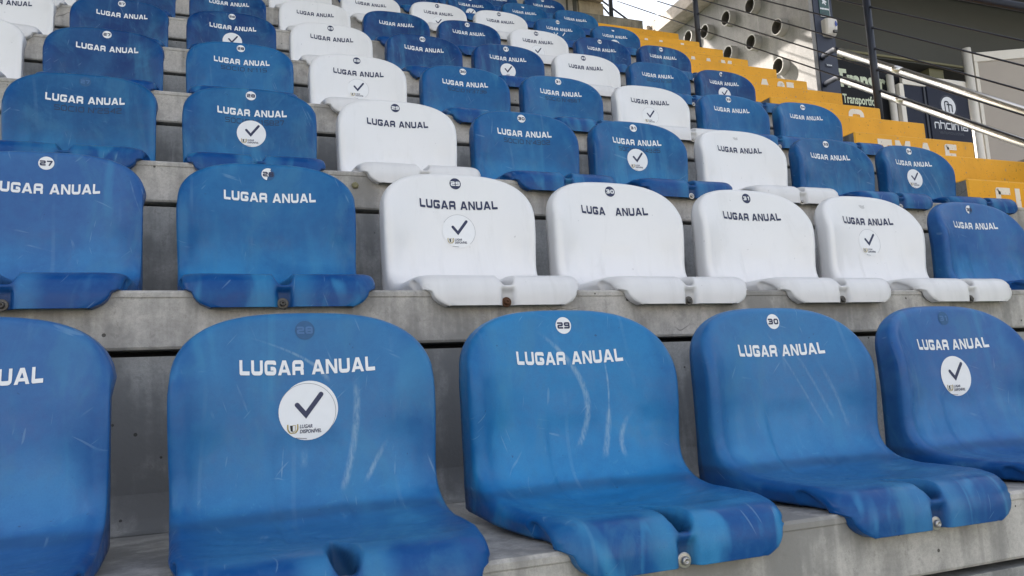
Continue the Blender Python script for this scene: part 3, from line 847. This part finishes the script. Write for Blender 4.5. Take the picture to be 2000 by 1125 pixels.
SHADE = {'faded': 'faded blue', 'faded_cool': 'sun-bleached pale blue', 'faded_violet': 'dull blue', 'mid': 'medium blue', 'mid2': 'medium blue', 'fresh': 'deep blue', 'fresh2': 'deep blue', 'white': 'white'}

def build_seat(r, c, spec):
    colk, num, tick, extra = spec
    x = (c - 29) * PITCH + DX.get((r, c), 0.0)
    root = empty('stadium_seat', (x, r * D + YS, r * H + ZS), R(random.uniform(-0.9, 0.9)))
    white = colk == 'white'
    key = 'white' if white else 'blue'
    if (r, c) == (0, 28): key = 'scuff28'
    if (r, c) == (0, 29): key = 'scuff29'
    if (r, c) in ((0, 30), (2, 34)): key = 'scuff30'
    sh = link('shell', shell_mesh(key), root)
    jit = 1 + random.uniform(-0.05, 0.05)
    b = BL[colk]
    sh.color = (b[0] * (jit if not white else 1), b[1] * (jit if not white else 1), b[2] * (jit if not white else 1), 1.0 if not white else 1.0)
    ink, disc = ('navy', 'navy') if white else ('vinyl', 'vinyl')
    if r == 8 and c < 34: pass
    link('lettering', lugar(ink, (4,) if extra == 'noR' else ()), root)
    dig = 'vinyl' if white else 'navy'
    GB = 'ghost_badge'
    if num == 'w':
        a, d = badge(str(c), disc, dig); bo = link('number_badge', a, root); link('digits', d, bo)
    elif num == 'g':
        a, d = badge(str(c), GB, 'ghost2'); bo = link('number_badge', a, root)
        g_ = link('digits', badge(str(c), GB, 'ghost2')[1], bo)
    elif num == 'h':
        a, d = badge(str(c), GB, 'navy'); bo = link('number_badge', a, root)
        a2, _ = badge(str(c), disc, 'navy', 'half'); link('badge_remnant', a2, bo, (0, -0.0004, 0)); link('digits', d, bo, (0, -0.0006, 0))
    elif num == 'b':
        a, d = badge('', 'ghost_white' if white else 'vinyl', dig, 'bits'); bo = link('badge_remnant', a, root); bo.scale = (1, 1, 1)
    if tick:
        st = sticker()
        so_ = link('tick_sticker', st['tick_sticker'], root)
        for k in ('tick_mark', 'words', 'crest_wings', 'crest_shield', 'crest_rim', 'fine_print'):
            if r > 3 and k not in ('tick_mark', 'words'): continue
            link(k, st[k], so_)
        if white or tick == 2: link('sticker_edge', cache['st_edge'], so_)
        if tick == 2: link('lower_sticker', cache['st_under'], root)
    if extra and extra.isdigit():
        link('faded_member_number', socio(extra), root)
    if extra == 'torn':
        pcs = [strip([(-.045, -.030), (-.032, -.052), (-.040, -.064)], .006), strip([(-.010, -.030), (-.030, -.055)], .006), strip([(.052, -.022), (.030, -.052)], .007)]
        link('torn_sticker', print_mesh('torn_sticker', on_back(pcs, 0, 0.285, 0.0010), M['vinyl']), root)
    # bolt with its washer at the foot of the groove
    mw, mb = ('steel', 'steel')
    if (r, c) == (1, 29): mw, mb = 'rust', 'rust'
    elif r == 1: mw, mb = 'dark_steel', 'dark_steel'
    bm_, wm = bolt_meshes(mw, mb)
    bo = link('bolt', bm_, root, (-0.003, -0.0195, -0.031))
    link('washer', wm, bo)
    shade = SHADE[colk]
    n = {'w': f' {c}', 'g': f' with faded number {c}', 'h': f' with half peeled number {c}', 'b': ' with torn number', '-': ' without number'}[num]
    t = (' and tick sticker' if ' with' in n else ' with tick sticker') if tick else ''
    rowtxt = f'{ORD[r]} row'
    if r < 2:
        k = c - 27
        pos = ['leftmost', 'second from left', 'third from left', 'fourth from left', 'fifth from left', 'sixth from left', 'seventh from left'][k]
        if (r, c) == (0, 31): pos = 'rightmost'
    else:
        pos = ['closest to yellow stairs', 'second from yellow stairs', 'third from yellow stairs', 'fourth from yellow stairs', 'fifth from yellow stairs', 'sixth from yellow stairs',
               'seventh from yellow stairs', 'eighth from yellow stairs', 'ninth from yellow stairs'][34 - c]
        if n.startswith(' with half'): n = n.replace('half ', '')
    tag(root, f'{shade} seat{n}{t}, {rowtxt}, {pos}', 'seat', 'plastic stadium seats in rows on the concrete tiers')
    return root
M['ghost2'] = simple('faded_digits', (0.045, 0.14, 0.33), 0.5, 0, 0.2, 90)
for (r, c), spec in SEATS.items(): build_seat(r, c, spec)

# ------------------------------------------------------------------ concrete tiers
XR, XL = 3.80, -14.0
tiers = empty('grandstand_tiers', (0, 0, 0)); tag(tiers, kind='structure')
for r in range(-9, 10):
    ye, ze = r * D + YS, r * H + ZS
    yb = ye + D
    last = r == 9
    back = yb + (0.25 if not last else 0.20)
    m = M['ledge'] if last else M['concrete']
    # tread unit, its front face is the upper part of the riser; the small arris is its own strip
    xr_ = XR + (0.04 if last else 0)
    sec = [(ye + .0035, ze - .118), (ye, ze - .113), (ye, ze - .0165), (ye - .0022, ze - .0135), (ye - .0022, ze - .005), (ye + .003, ze), (back, ze), (back, ze - .118)]
    v = [(xx, a, b) for xx in (XL, xr_) for a, b in sec]; K_ = len(sec)
    f = [(i, (i + 1) % K_, K_ + (i + 1) % K_, K_ + i) for i in range(K_)] + [tuple(range(K_)), tuple(range(K_, 2 * K_))[::-1]]
    link('tread_beam', fix_normals(mesh_from('tread_beam', v, f, m)), tiers)
    if not last:
        # riser panel set behind the next tread's front, under the open joint
        z1 = ze + H - 0.118 - 0.014
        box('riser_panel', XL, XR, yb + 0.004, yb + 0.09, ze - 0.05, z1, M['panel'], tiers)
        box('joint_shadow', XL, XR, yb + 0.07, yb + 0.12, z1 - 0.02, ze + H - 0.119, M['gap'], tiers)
        # cement fillet where tread and riser meet
        fl = [(XL, yb - 0.055, ze + 0.001), (XR, yb - 0.055, ze + 0.001), (XL, yb - 0.020, ze + 0.007), (XR, yb - 0.020, ze + 0.007), (XL, yb - 0.004, ze + 0.026), (XR, yb - 0.004, ze + 0.026), (XL, yb + 0.0035, ze + 0.070), (XR, yb + 0.0035, ze + 0.070)]
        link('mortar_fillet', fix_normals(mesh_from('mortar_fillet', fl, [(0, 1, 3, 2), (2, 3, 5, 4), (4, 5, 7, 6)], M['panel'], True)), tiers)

# little plugs in the concrete next to the third row
def pebble(name, x, y, z, mat, label, r=0.010):
    vv, ff = lathe([(r * 1.05, 0), (r, -r * .5), (r * .6, -r * .8)], 9)
    vv = [(a * (1 + .12 * math.sin(5 * i)), b, c_ * (1 + .1 * math.cos(3 * i))) for i, (a, b, c_) in enumerate(vv)]
    o = link(name, fix_normals(mesh_from(name, vv, ff, mat)), None, (x, y, z)); tag(o, label, 'anchor plug'); return o
pebble('anchor_plug', -0.215, 2 * D + YS - 0.001, 2 * H + ZS - 0.045, M['olive'], 'small tan plug in concrete riser left under white seat 29')
pebble('anchor_plug', 0.318, 2 * D + YS - 0.001, 2 * H + ZS - 0.052, M['rust'], 'small rusty plug in concrete riser beneath blue seat 30')

# ------------------------------------------------------------------ yellow stairway
stairs = empty('yellow_stairway', (2.86, 0, 0))
tag(stairs, 'yellow painted concrete stairway with white letters beside the seat block', 'stairway')
SX0, SX1 = 2.86, 3.822
def step(r):
    y0, z1 = r * D + YS, r * H + ZS
    if r == int(r):
        v, f = box_data(SX0 - .05, SX1, y0 - 0.004, y0 + D * .52, z1 - H * .5 + 0.004, z1 + 0.004, 0.006)
    else:
        v, f = box_data(SX0, SX1, y0, y0 + D / 2 - 0.006, z1 - H * .5 - .01, z1, 0.008)
    v = [(x - 2.86, y, z) for x, y, z in v]
    me = fix_normals(mesh_from('step', v, f, M['yellow']))
    if r != int(r):      # the flank towards the seats is bare concrete
        me.materials.append(M['panel'])
        for p in me.polygons:
            if p.normal.x < -0.9: p.material_index = 1
    return link('step', me, stairs)
k = 0.5
while k <= 8.01:
    step(k); k += 0.5
def step_letter(ch, r, x0, x1, ztop, h):
    y = r * D + YS - 0.0015
    t_ = 0.22
    pcs = glyph(ch, (x1 - x0) / h, 0.24)
    V_, F_ = [], []
    for q, (v, f) in enumerate(pcs):
        o = len(V_); V_ += [(x0 - 2.86 + a * h, y - 0.0002 * q, ztop - h + b * h) for a, b in v]; F_ += [tuple(i + o for i in w) for w in f]
    link('painted_letter', print_mesh('painted_letter', (V_, F_), M['letter_paint']), stairs)
for a in [('F', 2.5, 3.045, 3.15, .775, .15), ('U', 2.5, 3.185, 3.29, .775, .15), ('L', 2.5, 3.34, 3.43, .775, .15), ('T', 3.5, 3.03, 3.14, 1.245, .15), ('M', 3.5, 3.165, 3.285, 1.245, .15), ('A', 3.5, 3.345, 3.47, 1.245, .15),
          ('E', 3.5, 3.565, 3.665, 1.25, .15), ('O', 4.5, 3.52, 3.66, 1.715, .15), ('A', 5.5, 3.33, 3.47, 2.185, .15), ('D', 5.5, 3.52, 3.59, 2.182, .15), ('U', 5.5, 3.61, 3.68, 2.182, .15),
          ('A', 6.5, 3.19, 3.30, 2.640, .15), ('A', 6.5, 3.345, 3.455, 2.640, .15), ('M', 6.5, 3.53, 3.64, 2.640, .15), ('A', 7.5, 3.17, 3.28, 3.103, .15), ('A', 7.5, 3.33, 3.44, 3.103, .15), ('I', 7.5, 3.58, 3.66, 3.103, .15)]:
    step_letter(*a)

# ------------------------------------------------------------------ cable railing along the stairway
rail = empty('cable_railing', (3.87, 0, 0)); tag(rail, 'dark cable railing with round posts along the yellow stairway', 'railing')
SL = H / D
for y, zt in ((0.70, 1.02), (2.71, 1.03), (4.735, 1.03), (6.36, 1.03)):
    zb = 1.715 + (y - 2.71) * SL
    tube('post', [(0, y + .004, zb - 0.30), (0, y, zb + zt)], 0.026, M['rail'], rail, 16)
    for q in range(5):
        zc = 1.905 + 0.159 * q + (y - 2.71) * SL * 1.0
        tube('cable_clamp', [(0, y - .034, zc - .034 * SL), (0, y + .034, zc + .034 * SL)], 0.0095, M['rail'], rail, 8)
for q in range(5):
    tube('cable', [(0, yy, 1.905 + 0.159 * q + (yy - 2.71) * SL) for yy in np.linspace(-0.5, 6.36, 12)], 0.0058, M['rail'], rail, 8)
tube('top_rail', [(0, -0.5, 2.757 + (-0.5 - 2.71) * SL), (0, 6.36, 2.757 + (6.36 - 2.71) * SL)], 0.026, M['rail'], rail, 16)

def two_tone(name, pts, r, parent): return tube(name, pts, r, M['stainless'], parent, 20)
hr = empty('steel_handrail', (4.9, 4.43, 2.9)); tag(hr, 'shiny stainless steel double handrail sloping down from navy column', 'handrail')
for zs_, sl_ in ((2.883, 0.718), (2.605, 0.703)):
    y0_ = 4.01 - 4.43; z0_ = zs_ - 2.9
    two_tone('rail_tube', [(0, y0_, z0_), (0, y0_ - 3.2, z0_ - 3.2 * sl_)], 0.033, hr)
    tube('rail_end', [(.20, 0.0, z0_ + .14), (.16, -.06, z0_ + .13), (.04, y0_ + .10, z0_ + .07), (0, y0_ - .01, z0_ - .005)], 0.026, M['rail'], hr, 12)
    tube('sleeve', [(0, y0_ - .52, z0_ - .52 * sl_), (0, y0_ - .64, z0_ - .64 * sl_)], 0.0345, M['stainless'], hr, 20)

# ------------------------------------------------------------------ side wall with drain pipes, navy column, beam above
sw = box('side_wall', 5.0, 5.35, 4.80, 7.3, 0.5, 4.349, M['rough_wall']); tag(sw, 'rough rendered grey wall with protruding pipes, partly sunlit', 'wall')
sw2 = box('wall_return', 5.0, 5.05, 4.44, 4.80, 0.5, 4.349, M['rough_wall'], sw)
bm2 = empty('concrete_beam', (4.78, 6.9, 4.35)); tag(bm2, 'long pale concrete beam over the pipe wall with broken end', 'beam')
box('beam_soffit', -0.01, 1.2, -2.9, 0.0, 0.002, 0.175, M['beam'], bm2, 0.006)
jag = [(-0.03, 0.0, .03), (.05, .09, .10), (-0.02, .16, .16), (.06, .02, .15), (.10, .12, .05), (.02, .05, .19)]
V_, F_ = [], []
for i, (a, b_, c_) in enumerate(jag):
    v, f = box_data(a, a + .09, b_ - .06, b_ + .05, c_ - .04, c_ + .035, 0.012); o = len(V_)
    V_ += v; F_ += [tuple(t_ + o for t_ in q) for q in f]
link('broken_end', fix_normals(mesh_from('broken_end', V_, F_, M['beam'])), bm2)
up = box('upper_wall', 4.83, 5.3, 3.9, 6.33, 4.527, 9.0, M['beam'], None, 0.01); tag(up, 'pale concrete upper wall standing on the beam against the sky', 'wall')

for i, (y, z) in enumerate(((5.20, 3.93), (5.62, 3.99), (5.24, 3.53), (6.03, 4.02), (5.64, 3.58), (4.82, 3.51), (4.86, 3.10), (6.36, 4.10), (6.05, 3.60))):
    L_ = 0.085; ro, ri = 0.088, 0.075
    n = 28; v, f = [], []
    for (r_, xx) in ((ro, 0.02), (ro, -L_), (ro - .003, -L_ - .002), (ri, -L_ - .002), (ri, -L_ + .006)):
        for k2 in range(n):
            a = 2 * math.pi * k2 / n; v.append((xx, r_ * math.cos(a), r_ * math.sin(a)))
    for q in range(4):
        for k2 in range(n): f.append((q * n + k2, q * n + (k2 + 1) % n, (q + 1) * n + (k2 + 1) % n, (q + 1) * n + k2))
    root = link('drain_pipe', fix_normals(mesh_from('drain_pipe', v, f, M['pvc'])), None, (5.0, y, z))
    dv = [(xx, ri * math.cos(2 * math.pi * k2 / n), ri * math.sin(2 * math.pi * k2 / n)) for xx in (-L_ + .006, -.004) for k2 in range(n)]
    link('pipe_bore', mesh_from('pipe_bore', dv, [tuple(range(n, 2 * n))] + [(k2, (k2 + 1) % n, n + (k2 + 1) % n, n + k2) for k2 in range(n)], M['bore_shade']), root)  # darkness of a deep pipe painted onto the short bore
    lab = ['grey pipe end at the top edge of photo, above pipe near shadow edge', 'grey pipe end high on wall, between the rail posts', 'grey pipe end in the middle of the wall, over a cable',
           'grey pipe end right beside the second railing post, upper', 'grey pipe end just above the yellow steps, left of wall shadow', 'grey pipe end closest to the navy column, high up',
           'grey pipe end in sunlight casting a long shadow', 'grey pipe end half hidden behind far railing post', 'grey pipe end low on wall, just behind yellow step edge'][i]
    tag(root, lab, 'pipe', 'drain pipes sticking out of the side wall')

colm = box('navy_column', 5.052, 5.29, 4.43, 4.80, 0.5, 8.0, M['navy_wall']); tag(colm, 'dark navy painted column holding soap dispenser and poster', 'column')
# notice and small plate on the column
pn = empty('green_notice', (5.185, 4.428, 3.62)); tag(pn, 'dark green notice with white hand drawings on navy column', 'notice')
box('board', -.062, .062, -.006, 0, -.16, .20, M['poster'], pn)
def flat(name, pieces, y, mat, parent):
    V_, F_ = [], []
    for q, (v, f) in enumerate(pieces):
        o = len(V_); V_ += [(a, y - .0002 * (q % 5), b) for a, b in v]; F_ += [tuple(i + o for i in w) for w in f]
    return link(name, print_mesh(name, (V_, F_), mat), parent)
flat('row_of_dots', [disc2d(.010, 12, 1, -.048 + .019 * i, -.075) for i in range(6)], -.008, M['grey_text'], pn)
flat('hand_drawing', [strip([(-.02, -.02), (.0, .01), (.03, .0)], .018), strip([(-.02, .02), (.02, -.03)], .014), disc2d(.014, 9, 1, .0, .02)], -.008, M['grey_text'], pn)
flat('small_print', [strip([(-.045, -.11), (.04, -.11)], .004), strip([(-.045, -.125), (.02, -.125)], .004), strip([(-.045, -.14), (.03, -.14)], .004)], -.008, M['dim_text'], pn)
flat('frame_line', [strip([(-.060, -.158), (.060, -.158), (.060, .198)], .004)], -.0085, M['grey_text'], pn)
pl = box('small_plate', 5.130, 5.205, 4.422, 4.4285, 2.935, 2.965, M['dim_text']); tag(pl, 'tiny pale label plate on the navy column between handrails', 'plate')
flat('plate_print', [strip([(5.137, 2.95), (5.157, 2.95)], .010), strip([(5.162, 2.95), (5.172, 2.95)], .012), strip([(5.177, 2.95), (5.199, 2.95)], .010)], 4.4205, M['grey_text'], pl)

# soap dispenser
ds = empty('soap_dispenser', (5.20, 4.43, 3.335)); tag(ds, 'white wall soap dispenser with blue drop window on navy column', 'dispenser')
prof = [(-.088, .052, .040), (-.075, .066, .062), (-.02, .071, .080), (.05, .073, .086), (.078, .070, .080), (.088, .058, .060)]
v, f = [], []
for (z, hw, dp) in prof:
    ring = [(-hw, 0), (-hw, -dp * .65), (-hw * .8, -dp * .93), (-hw * .4, -dp), (hw * .4, -dp), (hw * .8, -dp * .93), (hw, -dp * .65), (hw, 0)]
    v += [(a, b, z) for a, b in ring]
for k2 in range(len(prof) - 1):
    for j in range(7): f.append((k2 * 8 + j, k2 * 8 + j + 1, (k2 + 1) * 8 + j + 1, (k2 + 1) * 8 + j))
f.append(tuple(range(8))[::-1]); f.append(tuple(range(40, 48)))
link('casing', fix_normals(mesh_from('casing', v, f, M['dispenser'])), ds)
drop = [(.032 + .016 * math.sin(t) * (1 if math.cos(t) < .2 else .75), .025 + (.030 * -math.cos(t) * -1)) for t in np.linspace(0, 2 * math.pi, 18)[:-1]]
link('drop_window', print_mesh('drop_window', ([(a, -.0885 + .0015 * 0, b) for a, b in drop], [tuple(range(17))]), M['dispenser_blue']), ds)
box('push_lever', -.002, .045, -.090, -.070, -.070, -.040, M['dark_steel'], ds, .004)
tube('nozzle', [(.01, -.04, -.084), (.01, -.04, -.10)], .014, M['dispenser'], ds, 12)

# ------------------------------------------------------------------ dark concourse beyond the stairs
lint = empty('dark_lintel_wall', (5.3, 5.6, 3.75)); tag(lint, 'dark olive grey wall of the shaded concourse above the banners', 'wall')
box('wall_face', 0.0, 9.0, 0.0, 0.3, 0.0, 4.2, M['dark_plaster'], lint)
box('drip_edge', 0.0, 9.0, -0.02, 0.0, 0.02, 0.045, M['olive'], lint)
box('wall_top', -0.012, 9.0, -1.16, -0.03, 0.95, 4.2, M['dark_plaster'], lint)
cb = box('concourse_back_wall', 5.3, 16.0, 7.2, 7.4, 0.0, 4.4, M['banner']); tag(cb, kind='structure')
cs = box('concourse_floor', 3.9, 16.0, -3.0, 7.2, 1.0, 1.1, M['concrete']); tag(cs, kind='structure')
for i, (a, b_) in enumerate(((6.02, 6.42), (6.45, 6.86))):
    o = box('olive_board', a, b_, 5.45, 5.50, 3.53, 3.64, M['olive'], None, .004)
    tag(o, ['short olive board above the dark banner, next to navy column', 'short olive board above the dark banner, farther from navy column'][i], 'board', 'olive boards over the dark banner')
ob = box('olive_pillar', 8.05, 8.30, 5.66, 5.86, 1.1, 3.745, M['olive']); tag(ob, 'olive pillar standing behind the handrail near the white gate post', 'pillar')
op = box('brown_pillar', 7.72, 7.98, 6.0, 6.2, 1.1, 4.2, simple('brown_pillar', (0.10, 0.082, 0.055), .7)); tag(op, 'dim brown pillar in the shaded concourse left of olive pillar', 'pillar')

def banner_text(name, txt, x, z, size, y, mat, parent, off, sx):
    me = font_mesh(txt, size, mat, off, 0, 'LEFT', sx)
    for v_ in me.vertices: v_.co = Vector((x + v_.co.x, y, z + v_.co.y))
    F_ = [tuple(p.vertices) for p in me.polygons]; V_ = [tuple(v_.co) for v_ in me.vertices]
    return link(name, print_mesh(name, (V_, F_), mat), parent)
bn = box('black_banner', 6.00, 7.1, 5.30, 5.33, 2.4, 3.505, M['banner']); tag(bn, 'black advertising banner with pale Transfr lettering behind handrail', 'banner')
banner_text('big_lettering', 'Transfr', 6.13, 3.185, 0.285, 5.297, M['pale_text'], bn, 0.012, 0.86)
banner_text('small_lettering', 'Transportfor', 6.19, 2.985, 0.150, 5.297, M['pale_text'], bn, 0.0035, 0.66)

# cream gate frame with navy panels
gt = empty('cream_gate', (6.85, 5.23, 2.3)); tag(gt, 'cream framed gate with plain navy panel below the handrails', 'gate')
box('stile', .12, .19, -.03, .03, -1.2, .955, M['cream_frame'], gt, .004)
tube('post', [(0.02, 0, -1.2), (0.02, 0, 1.06)], 0.040, M['cream_frame'], gt, 16)
box('top_frame', .19, 1.27, -.02, .02, .955, 1.085, M['cream_frame'], gt, .004)
box('navy_panel', .195, .498, -.012, .012, -1.0, .950, M['navy_banner'], gt)
box('middle_bar', .500, .535, -.03, .03, -1.0, .95, M['rail'], gt, .004)
nh = empty('navy_sign', (7.39, 5.20, 2.3)); tag(nh, 'navy advertising board with round emblem and nhclima lettering', 'sign')
box('board', 0.0, .66, -.012, .012, -.2, .955, M['navy_banner'], nh)
pcs, w_ = word('nhclima', 0.105, {'n': .9, 'h': .9, 'c': .85, 'l': .12, 'i': .12, 'm': 1.4, 'a': .95, '*': 1}, 0.14, t=0.15)
s_ = 0.545 / w_
flat('lettering', [([(.325 + a * s_, .435 + b) for a, b in v], f) for v, f in pcs], -.015, M['grey_text'], nh)
banner_text('small_lettering', 'VENTILATION SYSTEMS', .12, .375, .045, -.0145, M['dim_text'], nh, 0.0, .85)
flat('emblem_disc', [disc2d(.118, 32, 2, .32, .73)], -.014, M['grey_text'], nh)
flat('emblem_ring', [arc2d(.135, .006, 0, 359, 48)], -.014, M['dim_text'], nh).location = (.32, 0, .73)
flat('emblem_letters', [strip(round_poly([(-.06, -.07), (-.06, .055), (.0, .055), (.0, -.02)], .02), .016), strip(round_poly([(-.03, .02), (.055, .02), (.055, -.07)], .02), .016), strip([(.0, .02), (.0, -.07)], .016)], -.0165, M['navy_banner'], nh).location = (.32, 0, .73)
gp = tube('white_gate_post', [(8.13, 5.18, 0.9), (8.13, 5.18, 3.80)], 0.052, M['cream_frame'], None, 20); tag(gp, 'round cream post between nhclima sign and big cream panel', 'post')
cp = empty('sheet_metal_gate', (8.20, 5.16, 2.3), R(-27)); tag(cp, 'large beige sheet metal gate panel at the right edge', 'gate')
box('sheet', .04, 2.4, -.008, .008, -1.3, 1.32, M['cream'], cp)
box('top_frame', .0, 2.4, -.022, .022, 1.32, 1.44, M['cream_frame'], cp, .004)
box('side_frame', .0, .04, -.022, .022, -1.3, 1.32, M['cream_frame'], cp, .004)

# ------------------------------------------------------------------ building behind the top row
bw = empty('back_building', (3.73, 6.32, 3.84)); tag(bw, 'tall pale building wall rising behind the top rows of seats', 'building')
box('wall', -18.0, -0.83, 0.0, 0.25, 0.0, 9.0, M['facade'], bw)
box('low_wall', -0.83, -0.32, 0.0, 0.25, 0.0, 0.50, M['facade'], bw)
box('pier', -0.32, 0.0, -0.03, 0.25, 0.0, 0.50, M['tan_wall'], bw, .006)
box('strip', -0.385, -0.345, -0.02, -0.003, 0.0, 0.6, M['dark_plaster'], bw)
box('strip', -0.47, -0.455, -0.02, -0.003, 0.0, 0.6, M['dark_plaster'], bw)
box('overhang', -0.62, -0.02, -0.25, 0.05, 0.505, 0.57, M['tan_wall'], bw, .006)
box('fascia', -0.80, 0.0, -0.28, 0.05, 0.57, 0.74, M['navy_wall'], bw, .006)
rf = box('shade_roof', -18, 2.9, -1.6, 6.56, 8.2, 8.5, M['facade']); tag(rf, 'broad unseen concrete roof added above the seat rows for shade', 'roof')  # unseen roof, added to darken the upward-facing pans
cn = empty('sun_cut_canopy', (4.5, 6.6, 6.5)); tag(cn, 'unseen flat canopy added to cut the sun on the side wall', 'canopy')  # unseen slabs, added to shape the sun patch on the pipe wall
box('slab', -1.58, 1.5, 0.0, 1.55, 0.0, 0.2, M['facade'], cn)
box('front_slab', -1.58, 0.30, -3.2, -0.004, 0.0, 0.2, M['facade'], cn)
# thin braces crossing the sky gap
br = empty('steel_brace', (3.95, 6.6, 3.9)); tag(br, 'thin dark diagonal steel braces crossing the patch of sky', 'brace')
tube('bar', [(-.10, 0, .62), (.36, 0, .16)], .012, M['rail'], br, 8)
tube('bar', [(-.02, .1, .72), (.70, .1, .30)], .012, M['rail'], br, 8)

# ------------------------------------------------------------------ ground and the world around
gr = box('ground', -400, 400, -500, 300, -6.2, -6.0, M['grass']); tag(gr, kind='structure')

op_ = empty('low_sky_blocker', (0, -75, -6.0)); tag(op_, 'long unseen grey block across the pitch, added to cut low light', 'building')  # unseen blocks, added to hold back low sky light
box('lower_block', -90, 90, -30, 0, 0, 12, M['facade'], op_)
box('upper_block', -90, 90, -30, -14, 12.01, 27, M['facade'], op_)
